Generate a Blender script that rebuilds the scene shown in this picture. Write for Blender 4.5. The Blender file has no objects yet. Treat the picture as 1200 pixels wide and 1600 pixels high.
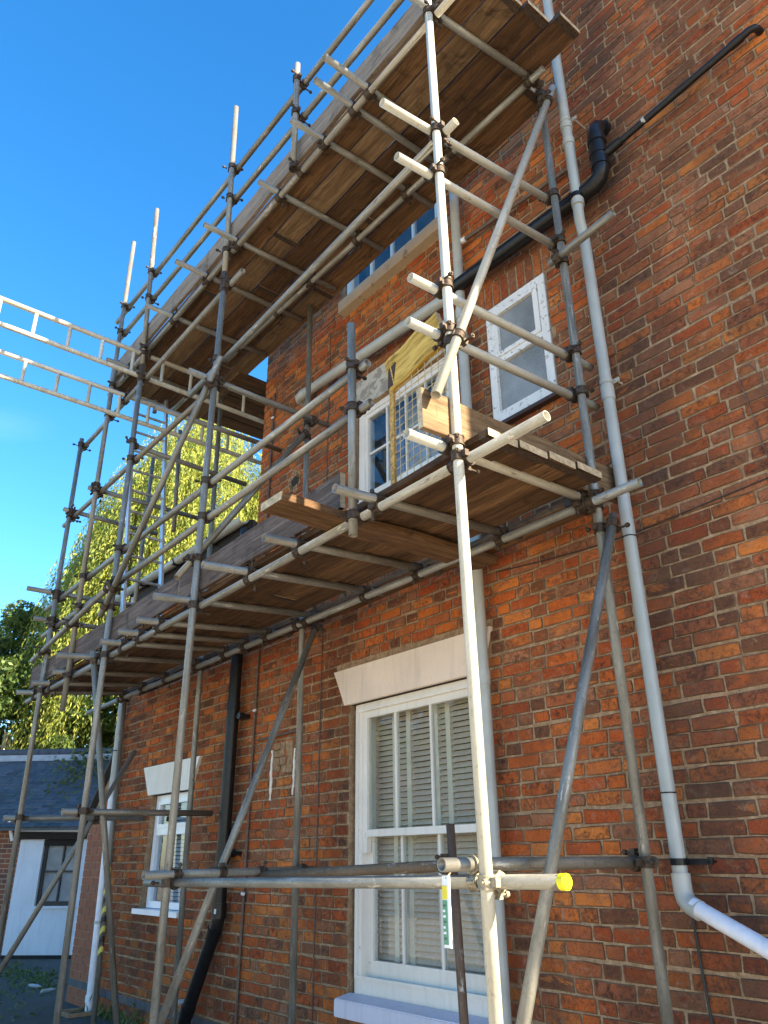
import bpy, bmesh, math, random
import numpy as np
from mathutils import Vector, Matrix
random.seed(7); rng = np.random.default_rng(7)
scene = bpy.context.scene
col = scene.collection
rad = math.radians

# ---------------------------------------------------------------- camera
CAM = np.array([0.0, -3.4697, 1.35])
R = np.array([[0.6319330636, 0.3243114284, 0.7039053207],
              [0.7749793825, -0.2547877422, -0.5783512454],
              [-0.0082194711, 0.9109913851, -0.4123434691]])
cd = bpy.data.cameras.new("camera"); cam = bpy.data.objects.new("camera", cd); col.objects.link(cam)
cam.matrix_world = Matrix.Translation(Vector(CAM)) @ Matrix(R.tolist()).to_4x4()
cd.sensor_fit = 'VERTICAL'; cd.sensor_height = 32.0; cd.lens = 1204.0 / 1600.0 * 32.0
cd.clip_start = 0.05; cd.clip_end = 800
scene.camera = cam

# ---------------------------------------------------------------- sky, sun, exposure
SUN_EL, SUN_AZ = 24.5, 17.0
S = Vector((math.cos(rad(SUN_EL)) * math.cos(rad(SUN_AZ)), math.cos(rad(SUN_EL)) * math.sin(rad(SUN_AZ)), math.sin(rad(SUN_EL))))
w = bpy.data.worlds.new("World"); scene.world = w; w.use_nodes = True
wn = w.node_tree.nodes; wl = w.node_tree.links; wn.clear()
sky = wn.new('ShaderNodeTexSky'); sky.sky_type = 'NISHITA'; sky.sun_disc = False
sky.sun_elevation = rad(SUN_EL); sky.sun_rotation = rad(90 - SUN_AZ)
sky.altitude = 50; sky.air_density = 1.0; sky.dust_density = 0.6; sky.ozone_density = 2.5
bg = wn.new('ShaderNodeBackground'); bg.inputs[1].default_value = 0.105
hsv = wn.new('ShaderNodeHueSaturation'); hsv.inputs['Saturation'].default_value = 1.34
wo = wn.new('ShaderNodeOutputWorld')
tcw = wn.new('ShaderNodeTexCoord'); mpw = wn.new('ShaderNodeMapping'); mpw.inputs['Scale'].default_value = (1.2, 1.2, 4.0)
nzw = wn.new('ShaderNodeTexNoise'); nzw.inputs['Scale'].default_value = 2.2; nzw.inputs['Detail'].default_value = 7; nzw.inputs['Distortion'].default_value = .6
crw = wn.new('ShaderNodeValToRGB'); crw.color_ramp.elements[0].position = .60; crw.color_ramp.elements[0].color = (0, 0, 0, 1)
crw.color_ramp.elements[1].position = .85; crw.color_ramp.elements[1].color = (.42, .42, .42, 1)
mxw = wn.new('ShaderNodeMix'); mxw.data_type = 'RGBA'; mxw.inputs[7].default_value = (3.6, 4.2, 4.8, 1)
wl.new(tcw.outputs['Generated'], mpw.inputs[0]); wl.new(mpw.outputs[0], nzw.inputs['Vector']); wl.new(nzw.outputs[0], crw.inputs[0])
wl.new(sky.outputs[0], hsv.inputs['Color']); wl.new(hsv.outputs[0], mxw.inputs[6])
szw = wn.new('ShaderNodeSeparateXYZ'); wl.new(tcw.outputs['Generated'], szw.inputs[0])
lrw = wn.new('ShaderNodeValToRGB'); lrw.color_ramp.elements[0].position = .30; lrw.color_ramp.elements[0].color = (1, 1, 1, 1); lrw.color_ramp.elements[1].position = .52; lrw.color_ramp.elements[1].color = (0, 0, 0, 1)
mmw = wn.new('ShaderNodeMath'); mmw.operation = 'MULTIPLY'; wl.new(szw.outputs[2], lrw.inputs[0]); wl.new(lrw.outputs[0], mmw.inputs[0]); wl.new(crw.outputs[0], mmw.inputs[1]); wl.new(mmw.outputs[0], mxw.inputs[0])
wl.new(mxw.outputs[2], bg.inputs[0]); wl.new(bg.outputs[0], wo.inputs[0])
sd = bpy.data.lights.new("sun", 'SUN'); sd.energy = 5.0; sd.angle = rad(0.53); sd.color = (1.0, 0.87, 0.64)
so = bpy.data.objects.new("sun", sd); col.objects.link(so); so.rotation_euler = S.to_track_quat('Z', 'Y').to_euler(); so.location = (20, 8, 20)
scene.view_settings.view_transform = 'Standard'; scene.view_settings.look = 'None'
scene.view_settings.exposure = 2.12; scene.view_settings.gamma = 1.0

# ---------------------------------------------------------------- material helpers
class NT:
    def __init__(s, name):
        s.m = bpy.data.materials.new(name); s.m.use_nodes = True
        s.n = s.m.node_tree.nodes; s.l = s.m.node_tree.links
        s.b = s.n['Principled BSDF']; s.out = s.n['Material Output']
    def add(s, t, **k):
        x = s.n.new(t)
        for a, v in k.items(): setattr(x, a, v)
        return x
    def co(s, kind='Object', scale=(1, 1, 1), off=None):
        if kind == 'World': g = s.add('ShaderNodeNewGeometry').outputs['Position']
        else: g = s.add('ShaderNodeTexCoord').outputs[kind]
        mp = s.add('ShaderNodeMapping'); mp.inputs['Scale'].default_value = scale
        s.l.new(g, mp.inputs[0])
        if off is not None: s.l.new(off, mp.inputs['Location'])
        return mp.outputs[0]
    def noise(s, vec, scale, detail=5, rough=.55, dist=0.0):
        x = s.add('ShaderNodeTexNoise'); x.inputs['Scale'].default_value = scale; x.inputs['Detail'].default_value = detail
        x.inputs['Roughness'].default_value = rough; x.inputs['Distortion'].default_value = dist
        s.l.new(vec, x.inputs['Vector']); return x.outputs[0]
    def ramp(s, fac, stops, interp='LINEAR'):
        x = s.add('ShaderNodeValToRGB'); x.color_ramp.interpolation = interp
        e = x.color_ramp.elements
        while len(e) < len(stops): e.new(.5)
        for q, (p, c) in zip(e, stops):
            q.position = p; q.color = (c, c, c, 1) if isinstance(c, (int, float)) else (*c, 1)
        s.l.new(fac, x.inputs[0]); return x.outputs[0]
    def mix(s, fac, a, b, blend='MIX'):
        x = s.add('ShaderNodeMix', data_type='RGBA', blend_type=blend)
        for i, v in ((0, fac), (6, a), (7, b)):
            if hasattr(v, 'is_linked'): s.l.new(v, x.inputs[i])
            else: x.inputs[i].default_value = v if i == 0 else (*v, 1)
        return x.outputs[2]
    def math(s, op, a, b=0.0):
        x = s.add('ShaderNodeMath', operation=op)
        for i, v in ((0, a), (1, b)):
            if hasattr(v, 'is_linked'): s.l.new(v, x.inputs[i])
            else: x.inputs[i].default_value = v
        return x.outputs[0]
    def rand(s):
        o = s.add('ShaderNodeObjectInfo').outputs['Random']
        g = s.add('ShaderNodeNewGeometry').outputs['Random Per Island']
        return s.math('FRACT', s.math('ADD', o, g))
    def objrand(s): return s.add('ShaderNodeObjectInfo').outputs['Random']
    def set(s, color=None, rough=None, metal=None, spec=None):
        for nm, v in (('Base Color', color), ('Roughness', rough), ('Metallic', metal), ('Specular IOR Level', spec)):
            if v is None: continue
            if hasattr(v, 'is_linked'): s.l.new(v, s.b.inputs[nm])
            else: s.b.inputs[nm].default_value = (*v, 1) if isinstance(v, tuple) else v
    def bump(s, h, strength=.3, dist=.01):
        x = s.add('ShaderNodeBump'); x.inputs['Strength'].default_value = strength; x.inputs['Distance'].default_value = dist
        s.l.new(h, x.inputs['Height']); s.l.new(x.outputs[0], s.b.inputs['Normal'])

M = {}
def m_simple(name, c, rough=.5, metal=0, var=.25, scale=18, bump=0.0, spec=None):
    t = NT(name); v = t.co('Object'); n = t.noise(v, scale, 6, .6)
    dk = tuple(x * (1 - var) for x in c); lt = tuple(min(1, x * (1 + var * .6)) for x in c)
    t.set(t.ramp(n, [(.3, dk), (.7, lt)]), rough, metal, spec)
    if bump: t.bump(n, bump, .01)
    M[name] = t.m; return t.m

# brick: one colour per brick, mottled faces, soot
def m_brick():
    t = NT('brick'); r = t.rand(); W = t.co('World')
    r2 = t.math('FRACT', t.math('MULTIPLY', r, 17.31)); r3 = t.math('FRACT', t.math('MULTIPLY', r, 71.7))
    # every brick gets its own slice of the noise
    off = t.add('ShaderNodeCombineXYZ'); t.l.new(t.math('MULTIPLY', r, 40.0), off.inputs[1]); t.l.new(t.math('MULTIPLY', r2, 9.0), off.inputs[0])
    V = t.co('World', (1, 1, 1), off.outputs[0]); Vx = t.co('World', (.6, 1, 1.6), off.outputs[0])
    sx = t.add('ShaderNodeSeparateXYZ'); t.l.new(W, sx.inputs[0])
    orange = [(.60, .160, .034), (.54, .125, .030), (.46, .098, .028), (.64, .20, .048), (.41, .086, .026), (.52, .15, .042)]
    brown = [(.39, .115, .048), (.29, .095, .042), (.44, .13, .048), (.34, .135, .068), (.20, .080, .042), (.41, .165, .080), (.26, .11, .058)]
    co_ = t.ramp(r2, [(i / 6, c) for i, c in enumerate(orange)], 'CONSTANT'); cb = t.ramp(r2, [(i / 7, c) for i, c in enumerate(brown)], 'CONSTANT')
    # masonry right of the downpipe holds more brown bricks, the left more soft orange ones
    thr = t.math('ADD', t.math('MULTIPLY', t.ramp(t.math('ADD', t.math('MULTIPLY', sx.outputs[0], .2), 1.0), [(.50, .53), (.62, .38)]), 1.0), 0.0)
    isb = t.math('GREATER_THAN', r3, thr)
    base = t.mix(isb, co_, cb); alt = t.mix(isb, cb, co_)
    # burnt / orange part of a face
    n1 = t.noise(Vx, 9, 6, .66, .8); base = t.mix(t.ramp(n1, [(.55, 0.0), (.61, .75)]), base, alt)
    n2 = t.noise(V, 32, 8, .72, .4); base = t.mix(t.ramp(n2, [(.46, 0.0), (.64, 1.0)]), base, t.mix(t.math('MULTIPLY', r, .95), base, (.055, .032, .025)))
    base = t.mix(t.ramp(n2, [(.30, .55), (.42, 0.0)]), base, t.mix(.5, base, (.55, .30, .16)))
    n3 = t.noise(V, 130, 5, .7); c = t.mix(t.ramp(n3, [(.57, 0.0), (.65, .9)]), base, (.035, .022, .018))
    c = t.mix(t.ramp(n3, [(.28, .7), (.35, 0.0)]), c, (.46, .36, .27))
    soot = t.ramp(t.noise(t.co('World', (.9, 1, .55)), 1.3, 7, .66, .5), [(.43, 0.0), (.62, .74)])
    c = t.mix(soot, c, t.mix(.72, c, (.050, .034, .026)))
    lime = t.ramp(t.noise(W, 9, 10, .82, 1.4), [(.56, 0.0), (.68, .62)])
    c = t.mix(lime, c, (.40, .31, .23))
    at = t.add('ShaderNodeAttribute', attribute_name='arris').outputs['Fac']
    en = t.noise(W, 42, 7, .75, .3); ef = t.ramp(t.math('ADD', at, t.math('MULTIPLY', t.math('SUBTRACT', en, .5), 1.7)), [(.12, .85), (.62, 0.0)])
    c = t.mix(ef, c, t.mix(t.ramp(t.noise(W, 4, 5, .6), [(.42, .15), (.62, .55)]), (.070, .038, .022), (.33, .22, .135)))
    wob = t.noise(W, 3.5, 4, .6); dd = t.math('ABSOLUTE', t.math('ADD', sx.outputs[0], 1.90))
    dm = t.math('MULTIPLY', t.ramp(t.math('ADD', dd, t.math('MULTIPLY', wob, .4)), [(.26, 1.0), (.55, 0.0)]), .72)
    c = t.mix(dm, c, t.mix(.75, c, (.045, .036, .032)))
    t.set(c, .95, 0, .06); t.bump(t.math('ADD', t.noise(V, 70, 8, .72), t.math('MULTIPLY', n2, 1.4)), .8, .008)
    M['brick'] = t.m
m_brick()
def m_mortar():
    t = NT('mortar'); W = t.co('World'); n = t.noise(W, 22, 9, .75); n2 = t.noise(W, 1.7, 7, .66, .4); n4 = t.noise(W, 90, 5, .7)
    c = t.ramp(n, [(.3, (.20, .115, .06)), (.48, (.35, .22, .125)), (.68, (.54, .38, .235))])
    c = t.mix(t.ramp(n2, [(.42, 0.0), (.64, .8)]), c, t.mix(.62, c, (.15, .095, .06)))
    c = t.mix(t.ramp(n4, [(.56, 0.0), (.66, .6)]), c, (.10, .07, .05))
    t.set(c, .95, 0, .1); t.bump(t.math('ADD', t.noise(W, 120, 6, .7), n), .7, .005); M['mortar'] = t.m
m_mortar()
def m_smooth_brick():
    t = NT('smooth_brick'); r = t.rand(); W = t.co('World')
    c = t.ramp(r, [(0, (.27, .095, .048)), (.5, (.33, .115, .055)), (1, (.28, .11, .06))])
    n = t.noise(W, 40, 5); t.set(t.mix(t.ramp(n, [(.4, 0.0), (.7, .5)]), c, (.12, .05, .035)), .8, 0, .3); M['smooth_brick'] = t.m
m_smooth_brick()
def m_tube(name, a, b, c, metal=.55, rough=.48, rust=.35):
    t = NT(name); orr = t.objrand(); off = t.add('ShaderNodeCombineXYZ'); t.l.new(t.math('MULTIPLY', orr, 37.0), off.inputs[2]); t.l.new(t.math('MULTIPLY', orr, 11.0), off.inputs[0])
    v = t.co('Object', (9, 9, 1.3), off.outputs[0]); v2 = t.co('Object', (30, 30, 30), off.outputs[0])
    n = t.noise(v, 2.2, 7, .62, .2); n2 = t.noise(v2, 1.6, 6, .7)
    cc = t.ramp(n, [(.28, a), (.5, b), (.72, c)])
    o2 = t.math('FRACT', t.math('MULTIPLY', orr, 13.7)); cc = t.mix(t.ramp(o2, [(0, 0.0), (.5, .1), (1, .75)]), cc, t.mix(.55, cc, (.20, .155, .095)))
    cc = t.mix(t.ramp(t.math('FRACT', t.math('MULTIPLY', orr, 5.3)), [(.5, 0.0), (1, .5)]), cc, t.mix(.5, cc, (.28, .31, .32)))
    n5 = t.noise(t.co('Object', (14, 14, 3.2), off.outputs[0]), 2.0, 7, .72, .6); cc = t.mix(t.ramp(n5, [(.60, 0.0), (.66, .75)]), cc, (.52, .50, .45))
    cc = t.mix(t.ramp(n5, [(.30, .8), (.39, 0.0)]), cc, (.075, .05, .032))
    cc = t.mix(t.ramp(n2, [(.56, 0.0), (.72, rust)]), cc, (.10, .062, .036))
    cc = t.mix(t.ramp(n2, [(.24, .5), (.34, 0.0)]), cc, (.55, .54, .50))
    t.set(cc, t.ramp(n2, [(.3, rough - .12), (.7, rough + .22)]), metal); t.bump(n2, .18, .004); M[name] = t.m
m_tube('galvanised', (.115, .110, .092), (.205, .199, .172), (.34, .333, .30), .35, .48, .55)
m_tube('pale_sunlit_tube', (.36, .345, .28), (.50, .485, .41), (.62, .61, .54), .15, .5, .4)  # galvanised steel lightened to paint in sunlight; also the paler lattice beams
m_tube('rusty_tube', (.07, .042, .03), (.12, .075, .05), (.17, .12, .085), .3, .7, .7)
m_tube('aluminium', (.42, .44, .46), (.55, .57, .6), (.66, .68, .7), .7, .38, .05)
m_simple('coupler_steel', (.075, .052, .036), .62, .45, .6, 60, .3)
m_simple('zinc_coupler', (.36, .31, .22), .5, .5, .5, 60, .2)
def m_board(name, a, b, c, ax):
    t = NT(name); orr = t.objrand(); off = t.add('ShaderNodeCombineXYZ')
    for i, k in enumerate((23.0, 31.0, 7.0)): t.l.new(t.math('MULTIPLY', orr, k), off.inputs[i])
    sc = [9, 9, 9]; sc[ax] = .55
    v = t.co('Object', tuple(sc), off.outputs[0]); n = t.noise(v, 2.6, 8, .68, .8)
    v2 = t.co('Object', tuple([x * 4.5 for x in sc]), off.outputs[0]); n2 = t.noise(v2, 2.6, 4, .6, .2)
    blot = t.noise(t.co('Object', (3, 3, 3), off.outputs[0]), 1.6, 6, .7, .6)
    cc = t.ramp(n, [(.30, a), (.5, b), (.72, c)])
    cc = t.mix(t.math('MULTIPLY', orr, .55), cc, t.mix(.6, cc, tuple(x * .45 for x in b)))
    cc = t.mix(t.ramp(n2, [(.5, 0.0), (.72, .75)]), cc, tuple(x * .25 for x in a))
    cc = t.mix(t.ramp(blot, [(.54, 0.0), (.7, .8)]), cc, tuple(x * .33 for x in a))
    t.set(cc, .82, 0, .25); t.bump(t.math('ADD', n, t.math('MULTIPLY', n2, .5)), .5, .006); M[name] = t.m
m_board('board', (.065, .034, .016), (.145, .077, .034), (.28, .16, .075), 0)
m_board('dark_board', (.042, .022, .011), (.092, .048, .022), (.19, .10, .045), 0)
m_board('tan_board', (.095, .058, .030), (.185, .117, .062), (.30, .205, .115), 0)
m_board('worn_board', (.055, .038, .030), (.125, .090, .072), (.27, .215, .18), 0)
m_board('grey_board', (.15, .115, .085), (.27, .215, .165), (.40, .33, .265), 0)
m_simple('board_end', (.46, .37, .24), .85, 0, .5, 40, .3)
m_board('yellow_board', (.22, .12, .02), (.58, .37, .08), (.74, .50, .14), 0)
def m_paint(name, c, flake, under, rough=.45, fs=9):
    t = NT(name); W = t.co('World'); n = t.noise(W, fs, 7, .7, .5); n2 = t.noise(W, 2.2, 5, .6)
    cc = t.ramp(n2, [(.3, tuple(x * .86 for x in c)), (.7, c)])
    cc = t.mix(t.ramp(n, [(flake, 0.0), (flake + .04, 1.0)]), cc, under)
    cc = t.mix(t.ramp(t.noise(W, 45, 5, .7), [(.55, 0.0), (.8, .25)]), cc, (.35, .32, .28))
    st = t.noise(t.co('World', (14, 14, 1.1)), 1.6, 6, .65); cc = t.mix(t.ramp(st, [(.50, 0.0), (.74, .38)]), cc, t.mix(.55, cc, (.22, .19, .15)))
    t.set(cc, rough); t.bump(n, .25, .004); M[name] = t.m
m_paint('white_paint', (.82, .75, .66), .66, (.36, .32, .28))
m_paint('flaking_paint', (.82, .79, .75), .575, (.30, .26, .22), .6, 26)
m_paint('pink_white_render', (.84, .66, .52), .92, (.6, .5, .42), .6)
m_paint('lilac_sill', (.66, .62, .70), .70, (.45, .42, .45), .55)
m_simple('upvc', (.80, .81, .84), .3, 0, .05, 8)
m_paint('stone_sill', (.45, .35, .22), .60, (.20, .15, .10), .85)
m_paint('flaking_stone', (.50, .45, .37), .5, (.27, .23, .18), .9)
m_simple('grey_upvc', (.40, .405, .37), .36, 0, .14, 7, 0, .45)
m_simple('blue_grey_upvc', (.36, .375, .355), .32, 0, .12, 7, 0, .5)
m_simple('white_pipe', (.74, .74, .78), .4, 0, .16, 14)
m_simple('black_upvc', (.012, .012, .013), .33, 0, .5, 30, .03, .3)
m_simple('black_iron', (.03, .028, .026), .5, .2, .5, 40, .2)
m_simple('lead_pipe', (.13, .085, .065), .6, .2, .4, 40)
m_simple('cable_black', (.02, .02, .02), .6)
m_simple('clip_white', (.8, .8, .78), .5)
m_simple('dark_gap', (.02, .017, .015), .9)
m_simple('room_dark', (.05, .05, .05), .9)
m_simple('shutter', (.76, .55, .43), .55, 0, .16, 7)
m_simple('shutter_stile', (.80, .64, .52), .55, 0, .1, 7)
m_simple('blue_curtain', (.22, .36, .60), .8, 0, .3, 3)
m_simple('pale_blind', (.55, .60, .66), .8, 0, .15, 3)
m_simple('yellow_plastic', (.90, .74, .01), .4, 0, .04, 10)
m_simple('tag_green', (.10, .28, .17), .5, 0, .1, 10)
m_simple('tag_yellow', (.75, .62, .02), .5, 0, .1, 10)
m_simple('tag_white', (.78, .80, .78), .45, 0, .06, 10)
m_simple('tag_print', (.05, .13, .08), .5)
m_simple('tape_yellow', (.66, .58, .12), .5, 0, .2, 20)
m_simple('mesh_rust', (.50, .30, .08), .7, .2, .7, 60, .2)
m_simple('mesh_wire', (.60, .47, .24), .5, .5, .2, 40)
m_simple('dark_bracket', (.06, .03, .02), .7, .1, .4, 40)
def m_glass(name, tint=(.9, .95, .95), rough=.02, dirt=.035):
    t = NT(name); n = t.n; g = t.add('ShaderNodeBsdfGlossy'); g.inputs['Roughness'].default_value = rough; g.inputs['Color'].default_value = (.95, .97, 1, 1)
    tr = t.add('ShaderNodeBsdfTransparent'); tr.inputs['Color'].default_value = (*tint, 1)
    fr = t.add('ShaderNodeFresnel'); fr.inputs['IOR'].default_value = 1.5
    df = t.add('ShaderNodeBsdfDiffuse'); df.inputs['Color'].default_value = (.5, .5, .47, 1)
    W = t.co('World'); nz = t.noise(W, 5, 7, .7)
    bp = t.add('ShaderNodeBump'); bp.inputs['Strength'].default_value = .02; bp.inputs['Distance'].default_value = .02
    t.l.new(t.noise(W, 3.0, 2), bp.inputs['Height']); t.l.new(bp.outputs[0], g.inputs['Normal'])
    m1 = t.add('ShaderNodeMixShader'); t.l.new(t.ramp(nz, [(.4, 0.0), (.8, dirt * 2)]), m1.inputs[0]); t.l.new(tr.outputs[0], m1.inputs[1]); t.l.new(df.outputs[0], m1.inputs[2])
    m2 = t.add('ShaderNodeMixShader'); bf = t.add('ShaderNodeNewGeometry').outputs['Backfacing']; t.l.new(t.math('MULTIPLY', fr.outputs[0], t.math('SUBTRACT', 1.0, bf)), m2.inputs[0]); t.l.new(m1.outputs[0], m2.inputs[1]); t.l.new(g.outputs[0], m2.inputs[2])
    t.l.new(m2.outputs[0], t.out.inputs[0]); M[name] = t.m
m_glass('glass'); m_glass('glass_dark', (.82, .86, .88), .01, .05)
def m_obscure():
    t = NT('obscured_glass'); W = t.co('World'); v = t.add('ShaderNodeTexVoronoi'); v.inputs['Scale'].default_value = 70; t.l.new(W, v.inputs['Vector'])
    n = t.noise(W, 55, 4, .6, 2.0); t.set(t.ramp(t.noise(W, 2.5, 4), [(.3, (.17, .18, .18)), (.7, (.34, .36, .37))]), .2, 0, .8); t.bump(n, 1.0, .008); M['obscured_glass'] = t.m
m_obscure()
def m_ground():
    t = NT('asphalt'); W = t.co('World'); n = t.noise(W, 160, 4, .7); n2 = t.noise(W, .8, 6, .65); n3 = t.noise(W, 3.1, 7, .7)
    c = t.ramp(n, [(.3, (.036, .034, .028)), (.7, (.082, .078, .066))])
    c = t.mix(t.ramp(n2, [(.4, 0.0), (.7, .6)]), c, (.10, .095, .085))
    c = t.mix(t.ramp(n3, [(.55, 0.0), (.68, .8)]), c, (.035, .05, .018))
    t.set(c, .85); t.bump(n, .6, .006); M['asphalt'] = t.m
m_ground()
m_simple('bounce_ground', (.52, .44, .33), .9, 0, .4, 4, .3)  # unseen ground, kept pale and warm to bounce sunlight onto facade and decks
m_simple('moss', (.06, .085, .02), .9, 0, .5, 20)
def m_slate():
    t = NT('slate'); r = t.rand(); W = t.co('World'); n = t.noise(W, 12, 6)
    c = t.ramp(r, [(0, (.035, .043, .055)), (.5, (.06, .07, .085)), (1, (.085, .095, .11))])
    c = t.mix(t.ramp(t.noise(W, 1.4, 5, .6), [(.48, 0.0), (.7, .6)]), c, (.03, .045, .028))
    t.set(t.mix(t.ramp(n, [(.45, 0.0), (.75, .6)]), c, (.10, .11, .11)), .6); M['slate'] = t.m
m_slate()
m_simple('ridge_tile', (.07, .075, .085), .75, 0, .3, 9)
m_simple('lead_flash', (.32, .37, .42), .5, .1, .25, 6)
m_paint('white_render', (.70, .75, .80), .74, (.40, .40, .36), .8)
m_simple('trellis_wood', (.62, .52, .33), .8, 0, .25, 20)
m_simple('clear_plastic', (.36, .38, .40), .2, 0, .2, 20)
m_simple('roof_felt', (.05, .05, .05), .9)
def m_leaf(name, cols, trans=.35):
    t = NT(name); g = t.add('ShaderNodeNewGeometry').outputs['Random Per Island']
    c = t.ramp(g, [(i / (len(cols) - 1), x) for i, x in enumerate(cols)])
    t.set(c, .55); tr = t.add('ShaderNodeBsdfTranslucent'); t.l.new(t.mix(.35, c, (.35, .38, .03)), tr.inputs[0])
    mx = t.add('ShaderNodeMixShader'); mx.inputs[0].default_value = trans; t.l.new(t.b.outputs[0], mx.inputs[1]); t.l.new(tr.outputs[0], mx.inputs[2]); t.l.new(mx.outputs[0], t.out.inputs[0]); M[name] = t.m
m_leaf('willow_leaf', [(.11, .17, .03), (.24, .29, .045), (.42, .40, .06), (.16, .22, .045)], .42)
m_leaf('dark_leaf', [(.03, .07, .015), (.07, .125, .025), (.115, .16, .03), (.045, .09, .02)], .22)
m_leaf('weed_leaf', [(.05, .08, .02), (.10, .13, .03), (.07, .10, .03)], .2)
m_simple('bark', (.09, .07, .05), .9, 0, .4, 12, .5)
m_simple('far_render', (.72, .66, .56), .8, 0, .1, 2)
m_simple('far_roof', (.24, .12, .08), .8, 0, .25, 6)

# ---------------------------------------------------------------- mesh helpers
def link(name, mesh, parent=None, mats=None, loc=None):
    o = bpy.data.objects.new(name, mesh); col.objects.link(o)
    if mats:
        for m in (mats if isinstance(mats, (list, tuple)) else [mats]): mesh.materials.append(M[m])
    if parent is not None: o.parent = parent
    return o
class MB:
    def __init__(s): s.v = []; s.f = []; s.mi = []; s.sm = []
    def add(s, v, f, mi=0, smooth=False):
        b = len(s.v); s.v += [tuple(x) for x in v]; s.f += [tuple(i + b for i in q) for q in f]; s.mi += [mi] * len(f); s.sm += [smooth] * len(f)
    def box(s, x0, x1, y0, y1, z0, z1, mi=0):
        s.hexa([(x0, y0, z0), (x1, y0, z0), (x1, y1, z0), (x0, y1, z0), (x0, y0, z1), (x1, y0, z1), (x1, y1, z1), (x0, y1, z1)], mi)
    def hexa(s, v, mi=0):
        s.add(v, [(0, 3, 2, 1), (4, 5, 6, 7), (0, 1, 5, 4), (1, 2, 6, 5), (2, 3, 7, 6), (3, 0, 4, 7)], mi)
    def tube(s, p, q, r, n=14, r2=None, mi=0, caps=True):
        p = Vector(p); q = Vector(q); d = (q - p).normalized(); u = d.orthogonal().normalized(); v = d.cross(u); r2 = r if r2 is None else r2
        V = []
        for c, rr in ((p, r), (q, r2)):
            for i in range(n):
                a = 2 * math.pi * i / n; V.append(c + u * math.cos(a) * rr + v * math.sin(a) * rr)
        s.add(V, [(i, (i + 1) % n, n + (i + 1) % n, n + i) for i in range(n)], mi, True)
        if caps: s.add(V[:n], [tuple(reversed(range(n)))], mi); s.add(V[n:], [tuple(range(n))], mi)
    def path(s, pts, r, n=12, mi=0, caps=True):
        pts = [Vector(p) for p in pts]; N = len(pts); V = []; u = None
        for i, p in enumerate(pts):
            d = (pts[min(i + 1, N - 1)] - pts[max(i - 1, 0)]).normalized()
            u = d.orthogonal().normalized() if u is None else (u - d * u.dot(d)).normalized()
            v = d.cross(u); rr = r[i] if isinstance(r, (list, tuple)) else r
            for k in range(n):
                a = 2 * math.pi * k / n; V.append(p + u * math.cos(a) * rr + v * math.sin(a) * rr)
        F = [(i * n + k, i * n + (k + 1) % n, (i + 1) * n + (k + 1) % n, (i + 1) * n + k) for i in range(N - 1) for k in range(n)]
        s.add(V, F, mi, True)
        if caps: s.add(V[:n], [tuple(reversed(range(n)))], mi); s.add(V[-n:], [tuple(range(n))], mi)
    def build(s, name, mats, parent=None):
        me = bpy.data.meshes.new(name); me.from_pydata(s.v, [], s.f)
        if isinstance(mats, str): mats = [mats]
        for m in mats: me.materials.append(M[m])
        me.polygons.foreach_set('material_index', s.mi); me.polygons.foreach_set('use_smooth', s.sm); me.update()
        return link(name, me, parent)
def tag(o, label, cat=None, group=None, kind=None):
    if label: o['label'] = label
    if cat: o['category'] = cat
    if group: o['group'] = group
    if kind: o['kind'] = kind
    return o
def empty(name, loc=(0, 0, 0)):
    o = bpy.data.objects.new(name, None); col.objects.link(o); o.location = loc; o.empty_display_size = .1; return o
def child_of(o, p):      # parent keeping world placement (parents here are never rotated)
    o.parent = p; o.matrix_parent_inverse = Matrix.Translation(-Vector(p.location)); return o
def arc(c, a, b, n=7):   # quarter bend from c+a to c+b around corner c (a, b perpendicular vectors)
    c, a, b = Vector(c), Vector(a), Vector(b); o = c + a + b
    return [o - b * math.cos(t) - a * math.sin(t) for t in [math.pi / 2 * i / (n - 1) for i in range(n)]]

# ---------------------------------------------------------------- ground
def sheet(name, x0, x1, y0, y1, z, mat, label):
    me = bpy.data.meshes.new(name); me.from_pydata([(x0, y0, z), (x1, y0, z), (x1, y1, z), (x0, y1, z)], [], [(0, 1, 2, 3)])
    o = link(name, me, None, mat); return tag(o, label, None, None, 'structure')
sheet('ground', -300, 300, -300, 300, -.004, 'bounce_ground', 'unseen ground around the house, made pale to bounce warm light')
sheet('asphalt_yard', -16, -5.2, -5.2, 4, 0.0, 'asphalt', 'dark mossy asphalt yard beside the house')

# ---------------------------------------------------------------- house
HX0, HXW, HX1, HTOP, WTOP = -9.07, -6.2, 1.75, 8.95, 4.36
house = empty('brick_house', (0, 0, 0))
tag(house, 'tall old red brick house with sash windows and wall pipes behind the scaffold', 'house')
W1 = (-4.64, -3.30, .46, 2.40); W2 = (-8.02, -7.13, .92, 1.98); W3 = (-4.60, -3.40, 3.98, 4.90); W4 = (-3.03, -2.48, 4.02, 5.00); W5 = (-4.80, -3.45, 6.20, 7.75)
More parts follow.
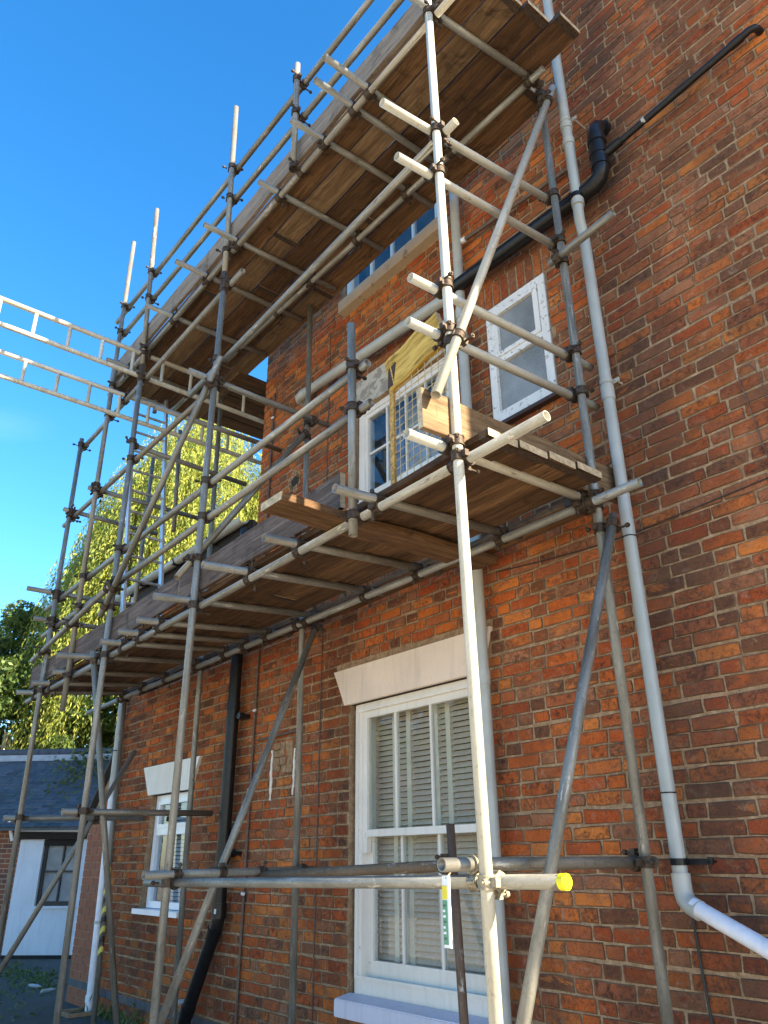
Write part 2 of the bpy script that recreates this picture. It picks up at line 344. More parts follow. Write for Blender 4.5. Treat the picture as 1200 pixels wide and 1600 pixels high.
# features that displace bricks: (x0,x1,z0,z1)
holes = [W1, W2, W3, W4, W5]
stone = [(-4.66, -3.34, 4.90, 5.20), (-4.82, -3.34, 6.06, 6.20), (-4.66, -3.36, 7.75, 8.0), (-3.10, -2.41, 5.00, 5.225)]
def flare(zb, zt, l0, l1, r0, r1):
    return (zb, zt, l0, l1, r0, r1)
lintels = [flare(2.40, 2.668, -4.67, -4.81, -3.28, -3.175), flare(1.98, 2.265, -8.05, -8.23, -7.12, -6.95)]
def cuts(z0, z1):
    c = []
    for h in holes + stone:
        if z1 > h[2] + .012 and z0 < h[3] - .012: c.append((h[0], h[1]))
    for zb, zt, l0, l1, r0, r1 in lintels:
        if z1 > zb + .012 and z0 < zt - .012:
            t = min(1, max(0, ((z0 + z1) / 2 - zb) / (zt - zb))); c.append((l0 + (l1 - l0) * t, r0 + (r1 - r0) * t))
    return sorted(c)
# brick shapes
def brick_variant(kind):
    L, H = (.225, .065) if kind == 's' else (.108, .065)
    nx = 2 if kind == 's' else 1
    per = [(-.5 + i / nx, -.5) for i in range(nx + 1)] + [(.5, 0)] + [(.5 - i / nx, .5) for i in range(nx + 1)] + [(-.5, 0)]
    P = []
    for x, z in per:
        cx = 1 - (abs(x) > .49 and abs(z) > .49) * random.uniform(.0005, .005) / L * 2; cz = 1 - (abs(x) > .49 and abs(z) > .49) * random.uniform(.0, .006) / H
        P.append((x * cx + random.gauss(0, .0020) / L, z * cz + random.gauss(0, .0022) / H))
    n = len(P); V = [(x, .09, z) for x, z in P] + [(x, .004, z) for x, z in P]
    for ins, y in ((.0032, .0002), (.0105, -.0012)):
        ix, iz = 1 - ins / L * 2, 1 - ins / H * 2
        V += [(x * ix, y + random.uniform(-.0012, .0006), z * iz) for x, z in P]
    F = [(k * n + i, k * n + (i + 1) % n, (k + 1) * n + (i + 1) % n, (k + 1) * n + i) for k in (0, 1, 2) for i in range(n)]
    F.append(tuple(range(3 * n, 4 * n)))
    return V, F
def arris(me, vals):
    a = me.attributes.new('arris', 'FLOAT', 'POINT'); a.data.foreach_set('value', vals)
def arris_vals(V):
    n = len(V) // 4; return [0.0] * (2 * n) + [.12] * n + [1.0] * n
variants = {'s': [brick_variant('s') for _ in range(12)], 'h': [brick_variant('h') for _ in range(8)]}
bricks = []      # (cx, cz, w, h, kind)
C0 = .0755
BX1, BZ1 = .35, 8.4
for r in range(int(BZ1 / C0)):
    z0 = r * C0 + .004; z1 = z0 + .0672
    xl = HX0 if z1 < WTOP else HXW
    cut = cuts(z0, z1)
    x = xl - random.choice((0, .06, .115, .17)); k = r * 2
    if xl - x < .03: x = xl
    wv = random.random() * 6
    while x < BX1:
        leftish = x < -2.25
        if leftish: kind = 's' if (k % 2 == 0) else 'h'
        else: kind = 'h' if (k % 4 == 3) else 's'
        if random.random() < .10: kind = 'h' if kind == 's' else 's'
        wd = (random.gauss(.222, .006) if kind == 's' else random.gauss(.106, .004)); k += 1
        gap = random.uniform(.006, .011)
        a, b = max(x, xl), x + wd; x = b + gap
        segs = [(a, b)]
        for c0, c1 in cut:
            ns = []
            for p, q in segs:
                if c1 <= p or c0 >= q: ns.append((p, q)); continue
                if c0 - .006 > p: ns.append((p, c0 - .006))
                if c1 + .006 < q: ns.append((c1 + .006, q))
            segs = ns
        for p, q in segs:
            if q - p < .032: continue
            dz = .004 * math.sin(p * .9 + wv) + random.gauss(0, .0008)
            bricks.append(((p + q) / 2, (z0 + z1) / 2 + dz, q - p, (z1 - z0) * random.uniform(.965, 1.02), 's' if q - p > .15 else 'h'))
# soldier arch over the frosted window
for i in range(9):
    x0 = -3.10 + i * .0767
    bricks.append((x0 + .034, 5.112, .066, .212, 'v'))
def proj_area(b):
    P = R.T @ (np.array([b[0], 0, b[1]]) - CAM); d = -P[2]
    u, v = 600 + 1204 * P[0] / d, 800 - 1204 * P[1] / d
    if not (0 < u < 1200 and 0 < v < 1600): return 0
    dist = np.linalg.norm(P); return b[2] * b[3] * 3.47 / dist ** 3
order = sorted(range(len(bricks)), key=lambda i: -proj_area(bricks[i]))
solo = set(order[:300])
# mortar bed: face grid with openings + reveals
wall = MB()
xs = sorted(set([HX0, HXW, BX1, HX1] + [h[i] for h in holes for i in (0, 1)])); zs = sorted(set([0, WTOP, BZ1, HTOP] + [h[i] for h in holes for i in (2, 3)]))
MY = .0035
for i in range(len(xs) - 1):
    for j in range(len(zs) - 1):
        cx, cz = (xs[i] + xs[i + 1]) / 2, (zs[j] + zs[j + 1]) / 2
        if cz > WTOP and cx < HXW: continue
        if any(h[0] < cx < h[1] and h[2] < cz < h[3] for h in holes): continue
        mi = 1 if (cx > BX1 or cz > BZ1) else 0
        wall.add([(xs[i], MY, zs[j]), (xs[i + 1], MY, zs[j]), (xs[i + 1], MY, zs[j + 1]), (xs[i], MY, zs[j + 1])], [(0, 1, 2, 3)], mi)
for h in holes:
    e = .0035
    x0, x1, z0, z1 = h
    for q in ([(x0, z0), (x0, z1)], [(x1, z1), (x1, z0)], [(x0, z1), (x1, z1)], [(x1, z0), (x0, z0)]):
        (a, b), (c, d) = q
        wall.add([(a, MY, b), (c, MY, d), (c, .30, d), (a, .30, b)], [(0, 1, 2, 3)], 0)
wall.add([(HXW, MY, WTOP), (HXW, 7, WTOP), (HXW, 7, HTOP), (HXW, MY, HTOP)], [(0, 1, 2, 3)], 1)
wall.add([(HX0, MY, 0), (HX0, 5, 0), (HX0, 5, WTOP), (HX0, MY, WTOP)], [(0, 1, 2, 3)], 1)
wall.add([(HX1, MY, 0), (HX1, 7, 0), (HX1, 7, HTOP), (HX1, MY, HTOP)], [(3, 2, 1, 0)], 1)
wall.add([(HX0, 5, 0), (HXW, 5, 0), (HXW, 5, WTOP), (HX0, 5, WTOP)], [(0, 1, 2, 3)], 1)
wall.add([(HXW, 7, 0), (HX1, 7, 0), (HX1, 7, HTOP), (HXW, 7, HTOP)], [(0, 1, 2, 3)], 1)
def m_brick_far():
    t = NT('brick_far'); bt = t.add('ShaderNodeTexBrick'); W = t.add('ShaderNodeNewGeometry').outputs['Position']
    sx = t.add('ShaderNodeSeparateXYZ'); t.l.new(W, sx.inputs[0]); cx = t.add('ShaderNodeCombineXYZ')
    t.l.new(t.math('ADD', sx.outputs[0], sx.outputs[1]), cx.inputs[0]); t.l.new(sx.outputs[2], cx.inputs[1]); t.l.new(cx.outputs[0], bt.inputs['Vector'])
    for nm, v in (('Scale', 1.0), ('Brick Width', .235), ('Row Height', .0755), ('Mortar Size', .006)): bt.inputs[nm].default_value = v
    bt.inputs['Color1'].default_value = (.26, .09, .045, 1); bt.inputs['Color2'].default_value = (.13, .065, .045, 1); bt.inputs['Mortar'].default_value = (.38, .30, .21, 1)
    t.set(bt.outputs[0], .9); M['brick_far'] = t.m
m_brick_far()
wallo = wall.build('wall', ['mortar', 'brick_far'], house)
vmesh = {}
for kd in ('s', 'h'):
    for i, (V, F) in enumerate(variants[kd]):
        me = bpy.data.meshes.new('brick'); me.from_pydata(V, [], F); me.materials.append(M['brick']); arris(me, arris_vals(V)); vmesh[kd, i] = me
SV, SF, SA = [], [], []
def place(b, V):
    cx, cz, wd, h, kd = b; ang = random.gauss(0, .006); yo = -min(.004, abs(random.gauss(0, .0018)))
    out = []
    for x, y, z in V:
        if kd == 'v': X, Z = z * wd, x * h
        else: X, Z = x * wd, z * h
        out.append((cx + X - ang * Z, y + yo - .0005, cz + Z + ang * X))
    return out
base = 0
for i, b in enumerate(bricks):
    kd = 's' if b[4] == 'v' else b[4]; vi = random.randrange(len(variants[kd]))
    if i in solo and b[4] != 'v':
        o = bpy.data.objects.new('brick', vmesh[kd, vi]); col.objects.link(o); o.parent = wallo
        o.location = (b[0], -.0005 - min(.004, abs(random.gauss(0, .0018))), b[1]); o.scale = (b[2], 1, b[3]); o.rotation_euler = (0, random.gauss(0, .006), 0)
    else:
        V, F = variants[kd][vi]; n = len(SV); SV += place(b, V); SA += arris_vals(V)
        SF += [tuple(q + n for q in (reversed(f) if b[4] == 'v' else f)) for f in F]
me = bpy.data.meshes.new('brickwork'); me.from_pydata(SV, [], SF); arris(me, SA); me.materials.append(M['brick'])
tag(link('brickwork', me, wallo), None, None, None, 'stuff')
# recessed ties, mortar patch, hole
for x0, dz in ((-5.69, 0), (-5.36, .02)):
    z = 1.80 + dz; pts = []
    while z < 2.2: pts.append((x0 + random.gauss(0, .004), -.004, z)); z += .035
    mb = MB(); mb.path(pts, [random.uniform(.007, .016) for _ in pts], 6); mb.build('mortar_strip', ['white_paint'], house)
mb = MB(); NP = 9
for j in range(4):
    for i in range(3): mb.box(-5.66 + i * .095 + random.gauss(0, .01), -5.575 + i * .095 + random.gauss(0, .01), -.008 - random.random() * .006, .01, 2.0 + j * .06 + random.gauss(0, .008), 2.055 + j * .06)
mb.build('cement_patch', ['mortar'], house)
mb = MB(); mb.tube((-5.53, -.012, 4.60), (-5.53, .05, 4.60), .05, 14, .04); mb.build('vent_hole', ['dark_gap'], house)
mb = MB()
for i in range(14):
    a = i / 14 * 6.283; r0 = .075 + random.gauss(0, .012); mb.tube((-5.53 + math.cos(a) * r0, -.010, 4.60 + math.sin(a) * r0), (-5.53 + math.cos(a) * r0, .02, 4.60 + math.sin(a) * r0), .03, 7)
mb.build('vent_mortar', ['mortar'], house)
# blue damp course
for k in range(26):
    if -9.05 + k * .235 > -6.1: break
    mb = MB(); mb.box(-9.05 + k * .235, -8.83 + k * .235, -.006, .03, .147, .212); o = mb.build('damp_course_brick', ['ridge_tile'], wallo)
# roof over everything (eaves throw the shade on the facade)
mb = MB(); mb.hexa([(HXW - .1, -.08, HTOP), (HX1 + .1, -.08, HTOP), (HX1 + .1, 3.5, HTOP), (HXW - .1, 3.5, HTOP), (HXW - .1, -.08, HTOP + .08), (HX1 + .1, -.08, HTOP + .08), (HX1 + .1, 3.5, HTOP + 2.3), (HXW - .1, 3.5, HTOP + 2.3)])
mb.hexa([(HXW - .1, 3.5, HTOP), (HX1 + .1, 3.5, HTOP), (HX1 + .1, 7.2, HTOP), (HXW - .1, 7.2, HTOP), (HXW - .1, 3.5, HTOP + 2.3), (HX1 + .1, 3.5, HTOP + 2.3), (HX1 + .1, 7.2, HTOP + .08), (HXW - .1, 7.2, HTOP + .08)])
mb.build('roof', ['slate'], house)
mb = MB(); mb.box(HX0 - .05, HXW - .003, -.05, 5, WTOP, WTOP + .06); mb.build('flat_roof', ['roof_felt'], house)
# wing fascia and gutter
mb = MB(); mb.box(HX0 - .1, HXW - .004, -.075, -.02, WTOP - .16, WTOP + .07); mb.build('fascia', ['dark_gap'], house)
mb = MB(); N = 10; V = []
for xx in (HX0 - .35, HXW - .02):
    for rr in (.058, .050):
        for i in range(N + 1):
            a = math.pi * i / N; V.append((xx, -.14 - math.cos(a) * rr, WTOP + .07 - math.sin(a) * rr))
n = N + 1
mb.add(V, [(i, i + 1, 2 * n + i + 1, 2 * n + i) for i in range(N)] + [(n + i + 1, n + i, 3 * n + i, 3 * n + i + 1) for i in range(N)] + [(0, 2 * n, 3 * n, n), (N, n + N, 3 * n + N, 2 * n + N)]
       + [(i + 1, i, n + i, n + i + 1) for i in range(N)] + [(2 * n + i, 2 * n + i + 1, 3 * n + i + 1, 3 * n + i) for i in range(N)], 0, True)
gut = mb.build('gutter', ['grey_upvc'], house)
for xx in (-8.6, -7.7, -6.9):
    mb = MB(); mb.box(xx, xx + .03, -.205, -.075, WTOP, WTOP + .012); mb.path([(xx + .015, -.14 - math.cos(math.pi * i / 8) * .062, WTOP + .07 - math.sin(math.pi * i / 8) * .062) for i in range(9)], .008, 6); mb.build('bracket', ['black_upvc'], gut)
# low annex at the far end, smooth brick with its own courses
annex = MB(); annex.add([(-9.68, .006, 0), (HX0, .006, 0), (HX0, .006, 2.45), (-9.68, .006, 1.82)], [(0, 1, 2, 3)]); annex.add([(-9.68, .006, 0), (-9.68, 3, 0), (-9.68, 3, 1.82), (-9.68, .006, 1.82)], [(3, 2, 1, 0)])
ao = annex.build('annex_wall', ['mortar'], house)
for r in range(31):
    z0 = r * .0755 + .006; zt = z0 + .066; top = zt
    k = r % 2; x = -9.68
    while x < HX0 - .02:
        b = min(HX0 - .004, x + (.108 if (k and x < -9.67) else .222)); lim = 1.82 + (x + 9.68) / .61 * .63 - .02
        if zt < lim and b - x > .03:
            mb = MB(); mb.box(x, b, -.001, .05, z0, zt); mb.build('brick', ['ridge_tile' if r == 2 else 'smooth_brick'], ao)
        x = b + .010
mb = MB(); mb.hexa([(-9.78, -.06, 1.74), (HX0 - .01, -.06, 2.47), (HX0 - .01, 3, 2.47), (-9.78, 3, 1.74), (-9.78, -.06, 1.80), (HX0 - .01, -.06, 2.53), (HX0 - .01, 3, 2.53), (-9.78, 3, 1.80)]); mb.build('annex_roof', ['roof_felt'], house)

# ---------------------------------------------------------------- windows
def frame_parts(mb, x0, x1, z0, z1, wl_, wr, wb, wt, y0, y1, mi=0):
    mb.box(x0, x0 + wl_, y0, y1, z0, z1, mi); mb.box(x1 - wr, x1, y0, y1, z0, z1, mi)
    mb.box(x0 + wl_, x1 - wr, y0 + .001, y1, z0, z0 + wb, mi); mb.box(x0 + wl_, x1 - wr, y0 + .001, y1, z1 - wt, z1, mi)
def pane(win, x0, x1, z0, z1, y, mat):
    mb = MB(); mb.box(x0, x1, y, y + .004, z0, z1); return mb.build('pane', [mat], win)
def bar(win, x0, x1, z0, z1, y0, y1, mat):
    mb = MB(); mb.box(x0, x1, y0, y1, z0, z1); return mb.build('glazing_bar', [mat], win)
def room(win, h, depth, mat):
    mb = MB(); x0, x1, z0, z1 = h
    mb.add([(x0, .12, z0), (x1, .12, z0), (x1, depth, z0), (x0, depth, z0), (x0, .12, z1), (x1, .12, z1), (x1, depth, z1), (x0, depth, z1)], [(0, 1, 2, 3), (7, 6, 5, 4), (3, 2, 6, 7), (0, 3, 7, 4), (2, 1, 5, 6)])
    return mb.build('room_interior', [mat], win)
def flared(name, lt, y0, y1, mat, parent):
    zb, zt, l0, l1, r0, r1 = lt; mb = MB()
    mb.hexa([(l0, y0, zb), (r0, y0, zb), (r0, y1, zb), (l0, y1, zb), (l1, y0, zt), (r1, y0, zt), (r1, y1, zt), (l1, y1, zt)]); return mb.build(name, [mat], parent)
# W1: big ground floor sash
mb = MB(); frame_parts(mb, -4.61, -3.325, .575, 2.398, .075, .075, .09, .055, .035, .16); frame_parts(mb, -4.60, -3.335, .66, 2.36, .03, .03, .02, .02, .025, .0345)
win1 = tag(mb.build('window', ['white_paint'], house), 'large white sash window with louvred shutters behind its glass')
mb = MB(); frame_parts(mb, -4.535, -3.40, 1.50, 2.343, .045, .045, .045, .05, .045, .085)
for x in (-4.535, -3.44): mb.hexa([(x, .045, 1.40), (x + .04, .045, 1.40), (x + .04, .08, 1.40), (x, .08, 1.40), (x, .045, 1.50), (x + .045, .045, 1.50), (x + .045, .085, 1.50), (x, .085, 1.50)])
us = mb.build('upper_sash', ['white_paint'], win1)
mb = MB(); frame_parts(mb, -4.535, -3.40, .665, 1.54, .05, .05, .10, .04, .09, .13); mb.build('lower_sash', ['white_paint'], win1)
for x in (-4.185, -3.825): bar(win1, x - .010, x + .010, 1.545, 2.293, .052, .080, 'white_paint'); bar(win1, x - .010, x + .010, .765, 1.50, .094, .122, 'white_paint')
for a, b in ((-4.49, -4.195), (-4.175, -3.835), (-3.815, -3.445)):
    pane(win1, a, b, 1.545, 2.293, .064, 'glass'); pane(win1, a, b, .765, 1.50, .106, 'glass')
flared('lintel', lintels[0], -.03, .12, 'pink_white_render', win1)
mb = MB(); mb.hexa([(-4.65, -.10, .458), (-3.16, -.10, .458), (-3.16, .03, .458), (-4.65, .03, .458), (-4.65, -.10, .556), (-3.16, -.10, .556), (-3.16, .03, .580), (-4.65, .03, .580)])
bm = bmesh.new(); o = mb.build('sill', ['lilac_sill'], win1); bm.from_mesh(o.data); bmesh.ops.bevel(bm, geom=bm.edges[:], offset=.006, segments=2, affect='EDGES'); bm.to_mesh(o.data); bm.free()
stiles = [-4.56, -4.33, -4.18, -3.90, -3.78, -3.54, -3.42]
for x in stiles:
    mb = MB(); mb.box(x - .022, x + .022, .165, .195, .60, 2.40); mb.build('shutter_stile', ['shutter_stile'], win1)
slm = None
for a, b in zip(stiles[:-1], stiles[1:]):
    z = .64
    while z < 2.34:
        if slm is None:
            mb = MB(); mb.hexa([(-.5, -.016, -.0165), (.5, -.016, -.0165), (.5, -.012, -.018), (-.5, -.012, -.018), (-.5, .010, .0165), (.5, .010, .0165), (.5, .014, .015), (-.5, .014, .015)]); o = mb.build('slat', ['shutter'], win1); slm = o.data
        else: o = link('slat', slm, win1)
        o.location = ((a + b) / 2, .178, z); o.scale = (b - a - .044, 1, 1); z += .0362
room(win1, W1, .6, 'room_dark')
# W2: small uPVC casement
mb = MB(); frame_parts(mb, -8.0, -7.15, .955, 1.975, .07, .07, .06, .06, .055, .12); mb.box(-7.93, -7.22, .056, .12, 1.60, 1.665); frame_parts(mb, -7.93, -7.22, 1.665, 1.915, .035, .035, .035, .03, .045, .10)
win2 = tag(mb.build('window', ['upvc'], house), 'small white plastic window under a flared white lintel')
pane(win2, -7.92, -7.23, 1.02, 1.60, .085, 'glass_dark'); pane(win2, -7.89, -7.26, 1.70, 1.885, .075, 'glass_dark')
flared('lintel', lintels[1], -.03, .12, 'white_paint', win2)
mb = MB(); mb.box(-8.06, -7.08, -.06, .06, .905, .95); mb.build('sill', ['upvc'], win2); room(win2, W2, .5, 'room_dark')
slm2 = None
for i in range(26):
    if slm2 is None:
        mb = MB(); mb.hexa([(-.35, -.008, -.015), (.35, -.008, -.015), (.35, -.004, -.015), (-.35, -.004, -.015), (-.35, .008, .014), (.35, .008, .014), (.35, .012, .014), (-.35, .012, .014)]); o = mb.build('blind_slat', ['pale_blind'], win2); slm2 = o.data
    else: o = link('blind_slat', slm2, win2)
    o.location = (-7.575, .20, 1.0 + i * .036)
# W3: first floor sash behind the wire panel
mb = MB(); frame_parts(mb, -4.585, -3.41, 3.99, 4.895, .075, .075, .06, .05, .03, .14); frame_parts(mb, -4.51, -3.485, 4.05, 4.845, .035, .035, .05, .04, .04, .09)
win3 = tag(mb.build('window', ['white_paint'], house), 'first floor white sash window partly behind a wire guard panel')
xs3 = [-4.475 + i * (.955 / 4) for i in range(5)]; zs3 = [4.10, 4.455, 4.805]
for x in xs3[1:-1]: bar(win3, x - .009, x + .009, 4.10, 4.805, .048, .078, 'white_paint')
for a, b in zip(xs3[:-1], xs3[1:]):
    bar(win3, a + .009, b - .009, 4.446, 4.464, .049, .077, 'white_paint')
    for c, d in zip(zs3[:-1], zs3[1:]): pane(win3, a + .009, b - .009, c + (.009 if c > 4.2 else 0), d - (.009 if d < 4.7 else 0), .060, 'glass_dark')
mb = MB(); mb.box(-4.66, -3.34, -.012, .10, 4.903, 5.197); mb.build('lintel', ['flaking_stone'], win3)
mb = MB(); mb.box(-4.64, -3.36, -.05, .06, 3.90, 3.985); mb.build('sill', ['white_paint'], win3)
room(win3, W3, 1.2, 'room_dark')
mb = MB(); mb.box(-4.40, -4.26, .25, .27, 4.0, 4.9); mb.box(-3.62, -3.5, .25, .27, 4.0, 4.9); mb.build('curtain', ['blue_curtain'], win3)
mb = MB(); mb.box(-4.20, -3.66, .26, .27, 4.0, 4.9); mb.build('net_curtain', ['pale_blind'], win3)
mb = MB(); mb.path([(-4.22, .3, 4.02 + t) for t in (0, .05, .12, .2, .28)], [.09, .12, .13, .10, .03], 12); mb.build('lamp_shade', ['blue_curtain'], win3)
# W4: frosted window, flaking frame
mb = MB(); frame_parts(mb, -3.025, -2.485, 4.03, 4.995, .06, .06, .09, .055, -.008, .09); mb.box(-2.965, -2.545, -.006, .09, 4.50, 4.545)
win4 = tag(mb.build('window', ['flaking_paint'], house), 'small frosted window in a flaking white frame')
mb = MB(); frame_parts(mb, -2.96, -2.55, 4.545, 4.935, .04, .04, .035, .035, -.016, .05); mb.build('casement', ['flaking_paint'], win4)
pane(win4, -2.965, -2.545, 4.12, 4.50, .02, 'obscured_glass'); pane(win4, -2.92, -2.59, 4.58, 4.90, .01, 'obscured_glass')
mb = MB(); mb.hexa([(-3.06, -.05, 3.985), (-2.45, -.05, 3.985), (-2.45, .05, 3.985), (-3.06, .05, 3.985), (-3.06, -.05, 4.012), (-2.45, -.05, 4.012), (-2.45, .05, 4.028), (-3.06, .05, 4.028)]); mb.build('sill', ['dark_bracket'], win4)
room(win4, W4, .5, 'room_dark')
# W5: upper window seen under the top deck
mb = MB(); frame_parts(mb, -4.78, -3.47, 6.21, 7.74, .06, .06, .05, .05, .02, .12)
win5 = tag(mb.build('window', ['white_paint'], house), 'upper white window reflecting blue sky above a tan stone sill')
xs5 = [-4.72 + i * (1.19 / 4) for i in range(5)]
for x in xs5[1:-1]: bar(win5, x - .012, x + .012, 6.26, 7.69, .03, .07, 'white_paint')
for a, b in zip(xs5[:-1], xs5[1:]): pane(win5, a + .012, b - .012, 6.26, 7.69, .05, 'glass_dark')
mb = MB(); mb.box(-4.79, -3.36, -.075, .06, 6.06, 6.187); mb.build('sill', ['stone_sill'], win5)
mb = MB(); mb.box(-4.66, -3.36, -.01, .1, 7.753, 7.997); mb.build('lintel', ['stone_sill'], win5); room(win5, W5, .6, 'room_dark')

# ---------------------------------------------------------------- pipes on the wall (parts of the house)
def pipe(name, pts, r, mat, label, rings=(), n=16):
    mb = MB(); mb.path(pts, r, n); o = mb.build(name, [mat], house); o['label'] = label
    for p, q, rr, m in rings:
        k = MB(); k.tube(p, q, rr, n); k.build('collar', [m], o)
    return o
def vrings(x, y, r, zs, mat, h=.05): return [((x, y, z), (x, y, z + h), r, mat) for z in zs]
pA = pipe('downpipe', [(-3.195, -.085, 0), (-3.195, -.085, 7.9)], .037, 'grey_upvc', 'pale grey downpipe beside the large sash window', vrings(-3.195, -.085, .042, (1.2, 2.30, 3.9, 5.0), 'grey_upvc', .09))
BX = -2.083
pB = pipe('downpipe', [(BX, -.085, 1.19), (BX, -.085, 4.90), (BX, -.085, 4.95), (BX, -.095, 5.0), (BX + .01, -.125, 5.07), (BX + .025, -.148, 5.13), (BX + .03, -.15, 5.2), (BX + .03, -.15, 8.2)], .034, 'blue_grey_upvc', 'tall blue grey downpipe right of the scaffold',
          vrings(BX, -.085, .039, (1.20, 3.74), 'grey_upvc', .09) + vrings(BX, -.085, .0365, (1.62, 2.89), 'black_upvc', .006) + vrings(BX + .03, -.15, .041, (5.16, 5.70, 5.85), 'grey_upvc', .05) + vrings(BX + .03, -.15, .0425, (5.225,), 'black_upvc', .03))
for z, x, y in ((1.335, BX, -.085), (3.86, BX, -.085), (5.93, BX + .03, -.15)):
    mb = MB(); mb.tube((x, y, z - .014), (x, y, z + .014), .038, 16); e = .15 if z < 2 else .07; mb.box(x + .03, x + e, y + .02, y + .03, z - .012, z + .012); mb.tube((x + e - .02, y + .01, z), (x + e - .02, -.0, z), .005, 8); mb.build('bracket', ['black_upvc' if z < 2 else 'grey_upvc'], pB)
pipe('waste_elbow', [(BX, -.085, 1.29), (BX, -.085, 1.22), (BX + .01, -.09, 1.185), (BX + .035, -.10, 1.165), (BX + .085, -.115, 1.145)], .041, 'grey_upvc', 'grey elbow at the foot of the tall downpipe')
pipe('rain_outlet', [(BX + .045, -.105, 1.165), (-1.35, -.30, .90)], .034, 'white_pipe', 'white pipe running down to the right from the grey elbow', [((BX + .055, -.108, 1.16), (BX + .08, -.115, 1.15), .038, 'white_pipe')])
SX = -1.875
soil = [(-3.25, -.11, 5.30), (-2.03, -.11, 5.27), (SX - .07, -.11, 5.275), (SX - .025, -.11, 5.30), (SX, -.11, 5.355), (SX, -.11, 5.64), (SX, -.105, 5.69), (SX, -.075, 5.75), (SX, -.03, 5.78), (SX, .03, 5.78)]
ps = pipe('soil_pipe', soil, .054, 'black_upvc', 'black soil pipe crossing the wall and bending up', [((SX, -.11, 5.37), (SX, -.11, 5.43), .061, 'black_upvc'), ((SX, -.11, 5.58), (SX, -.11, 5.63), .061, 'black_upvc'), ((SX, -.035, 5.78), (SX, -.004, 5.78), .064, 'black_upvc'), ((-2.10, -.11, 5.271), (-2.04, -.11, 5.27), .061, 'black_upvc'), ((SX, -.11, 5.47), (SX, -.11, 5.53), .060, 'black_upvc')], 20)
pipe('waste_pipe', [(SX + .03, -.10, 5.46), (-.915, -.075, 5.565), (-.875, -.072, 5.575), (-.85, -.06, 5.58), (-.84, -.03, 5.585), (-.84, .02, 5.585)], .0215, 'black_upvc', 'thin black waste pipe rising to the right', [((SX + .045, -.10, 5.462), (SX + .16, -.097, 5.475), .028, 'black_upvc'), ((-1.56, -.092, 5.495), (-1.54, -.092, 5.497), .024, 'grey_upvc'), ((-.985, -.077, 5.557), (-.915, -.075, 5.565), .026, 'black_upvc')], 12)
pipe('overflow_pipe', [(-3.25, -.06, 5.755), (-2.10, -.05, 5.64)], .018, 'lead_pipe', 'thin overflow pipe above the black soil pipe', [((-3.23, -.06, 5.753), (-3.12, -.06, 5.742), .024, 'white_pipe')], 10)
pipe('vent_duct', [(-5.40, .02, 5.41), (-5.40, -.04, 5.41), (-5.395, -.075, 5.41), (-5.37, -.095, 5.41), (-5.32, -.10, 5.41), (-3.22, -.10, 5.27)], .045, 'grey_upvc', 'grey horizontal pipe across the upper wall', [((-5.40, -.03, 5.41), (-5.40, .0, 5.41), .052, 'grey_upvc'), ((-5.32, -.10, 5.41), (-5.24, -.10, 5.405), .050, 'grey_upvc')])
CX = -6.245
pC = pipe('downpipe', [(CX, -.095, 4.33), (CX, -.095, .99), (CX - .005, -.095, .94), (CX - .03, -.095, .88), (CX - .42, -.105, .21), (CX - .44, -.105, .12), (CX - .45, -.105, 0)], .054, 'black_upvc', 'black cast downpipe bending left near the ground', [((CX, -.095, .94), (CX, -.095, 1.05), .062, 'black_upvc'), ((CX - .04, -.096, .863), (CX - .08, -.097, .794), .062, 'black_upvc'), ((CX, -.095, 1.36), (CX, -.095, 1.45), .061, 'black_upvc'), ((CX, -.095, 2.58), (CX, -.095, 2.66), .061, 'black_upvc'), ((CX - .37, -.104, .296), (CX - .40, -.104, .245), .060, 'black_upvc')])
for z in (1.40, 2.50): k = MB(); k.box(CX + .06, CX + .15, -.10, .0, z, z + .03); k.tube((CX + .13, -.11, z + .015), (CX + .13, -.06, z + .015), .03, 8); k.build('bracket', ['black_upvc'], pC)
k = MB(); k.box(CX + .01, CX + .05, -.152, -.147, .975, 1.01); k.build('white_label', ['clip_white'], pC)
pipe('lead_pipe', [(-6.0, -.02, .12), (-5.975, -.02, 5.80)], .011, 'lead_pipe', 'thin brown conduit running up the wall', [((-6.0 + z * .0044 - .012, -.03, z), (-6.0 + z * .0044 + .018, -.03, z), .012, 'clip_white') for z in (1.12, 1.9, 2.55, 3.6, 4.55, 5.5)], 8)
pipe('wall_cable', [(-5.02, -.008, .3), (-5.0, -.008, 6.0)], .005, 'lead_pipe', 'thin cable left of the large sash window', (), 6)
pipe('stub_pipe', [(-5.92, -.02, 2.29), (-5.26, -.02, 2.30)], .012, 'lead_pipe', 'short conduit above the patched brickwork', (), 8)
pipe('wall_cable', [(-3.1, -.01, 3.005)] + [(-3.0 + i * .1, -.01, 2.995 - .055 * math.sin(min(1, i / 8) * 1.4) + (max(0, i - 9) * .005)) for i in range(20)], .0035, 'cable_black', 'thin black cable sagging along a brick course', (), 6)
pipe('wall_cable', [(-2.10, -.012, 1.13), (-2.095, -.012, .9), (-2.085, -.012, .7), (-2.05, -.012, .4), (-2.05, -.012, .0)], .006, 'cable_black', 'black cable dropping below the grey elbow', (), 6)
pipe('wall_cable', [(-1.33, -.012, 3.0), (-1.375, -.012, 3.45), (-1.385, -.014, 3.55), (-1.36, -.016, 3.60), (-1.32, -.016, 3.595), (-1.295, -.014, 3.55), (-1.28, -.012, 3.42), (-1.22, -.012, 2.9)], .003, 'lead_pipe', 'looped wire hanging on the brickwork at the right', (), 6)
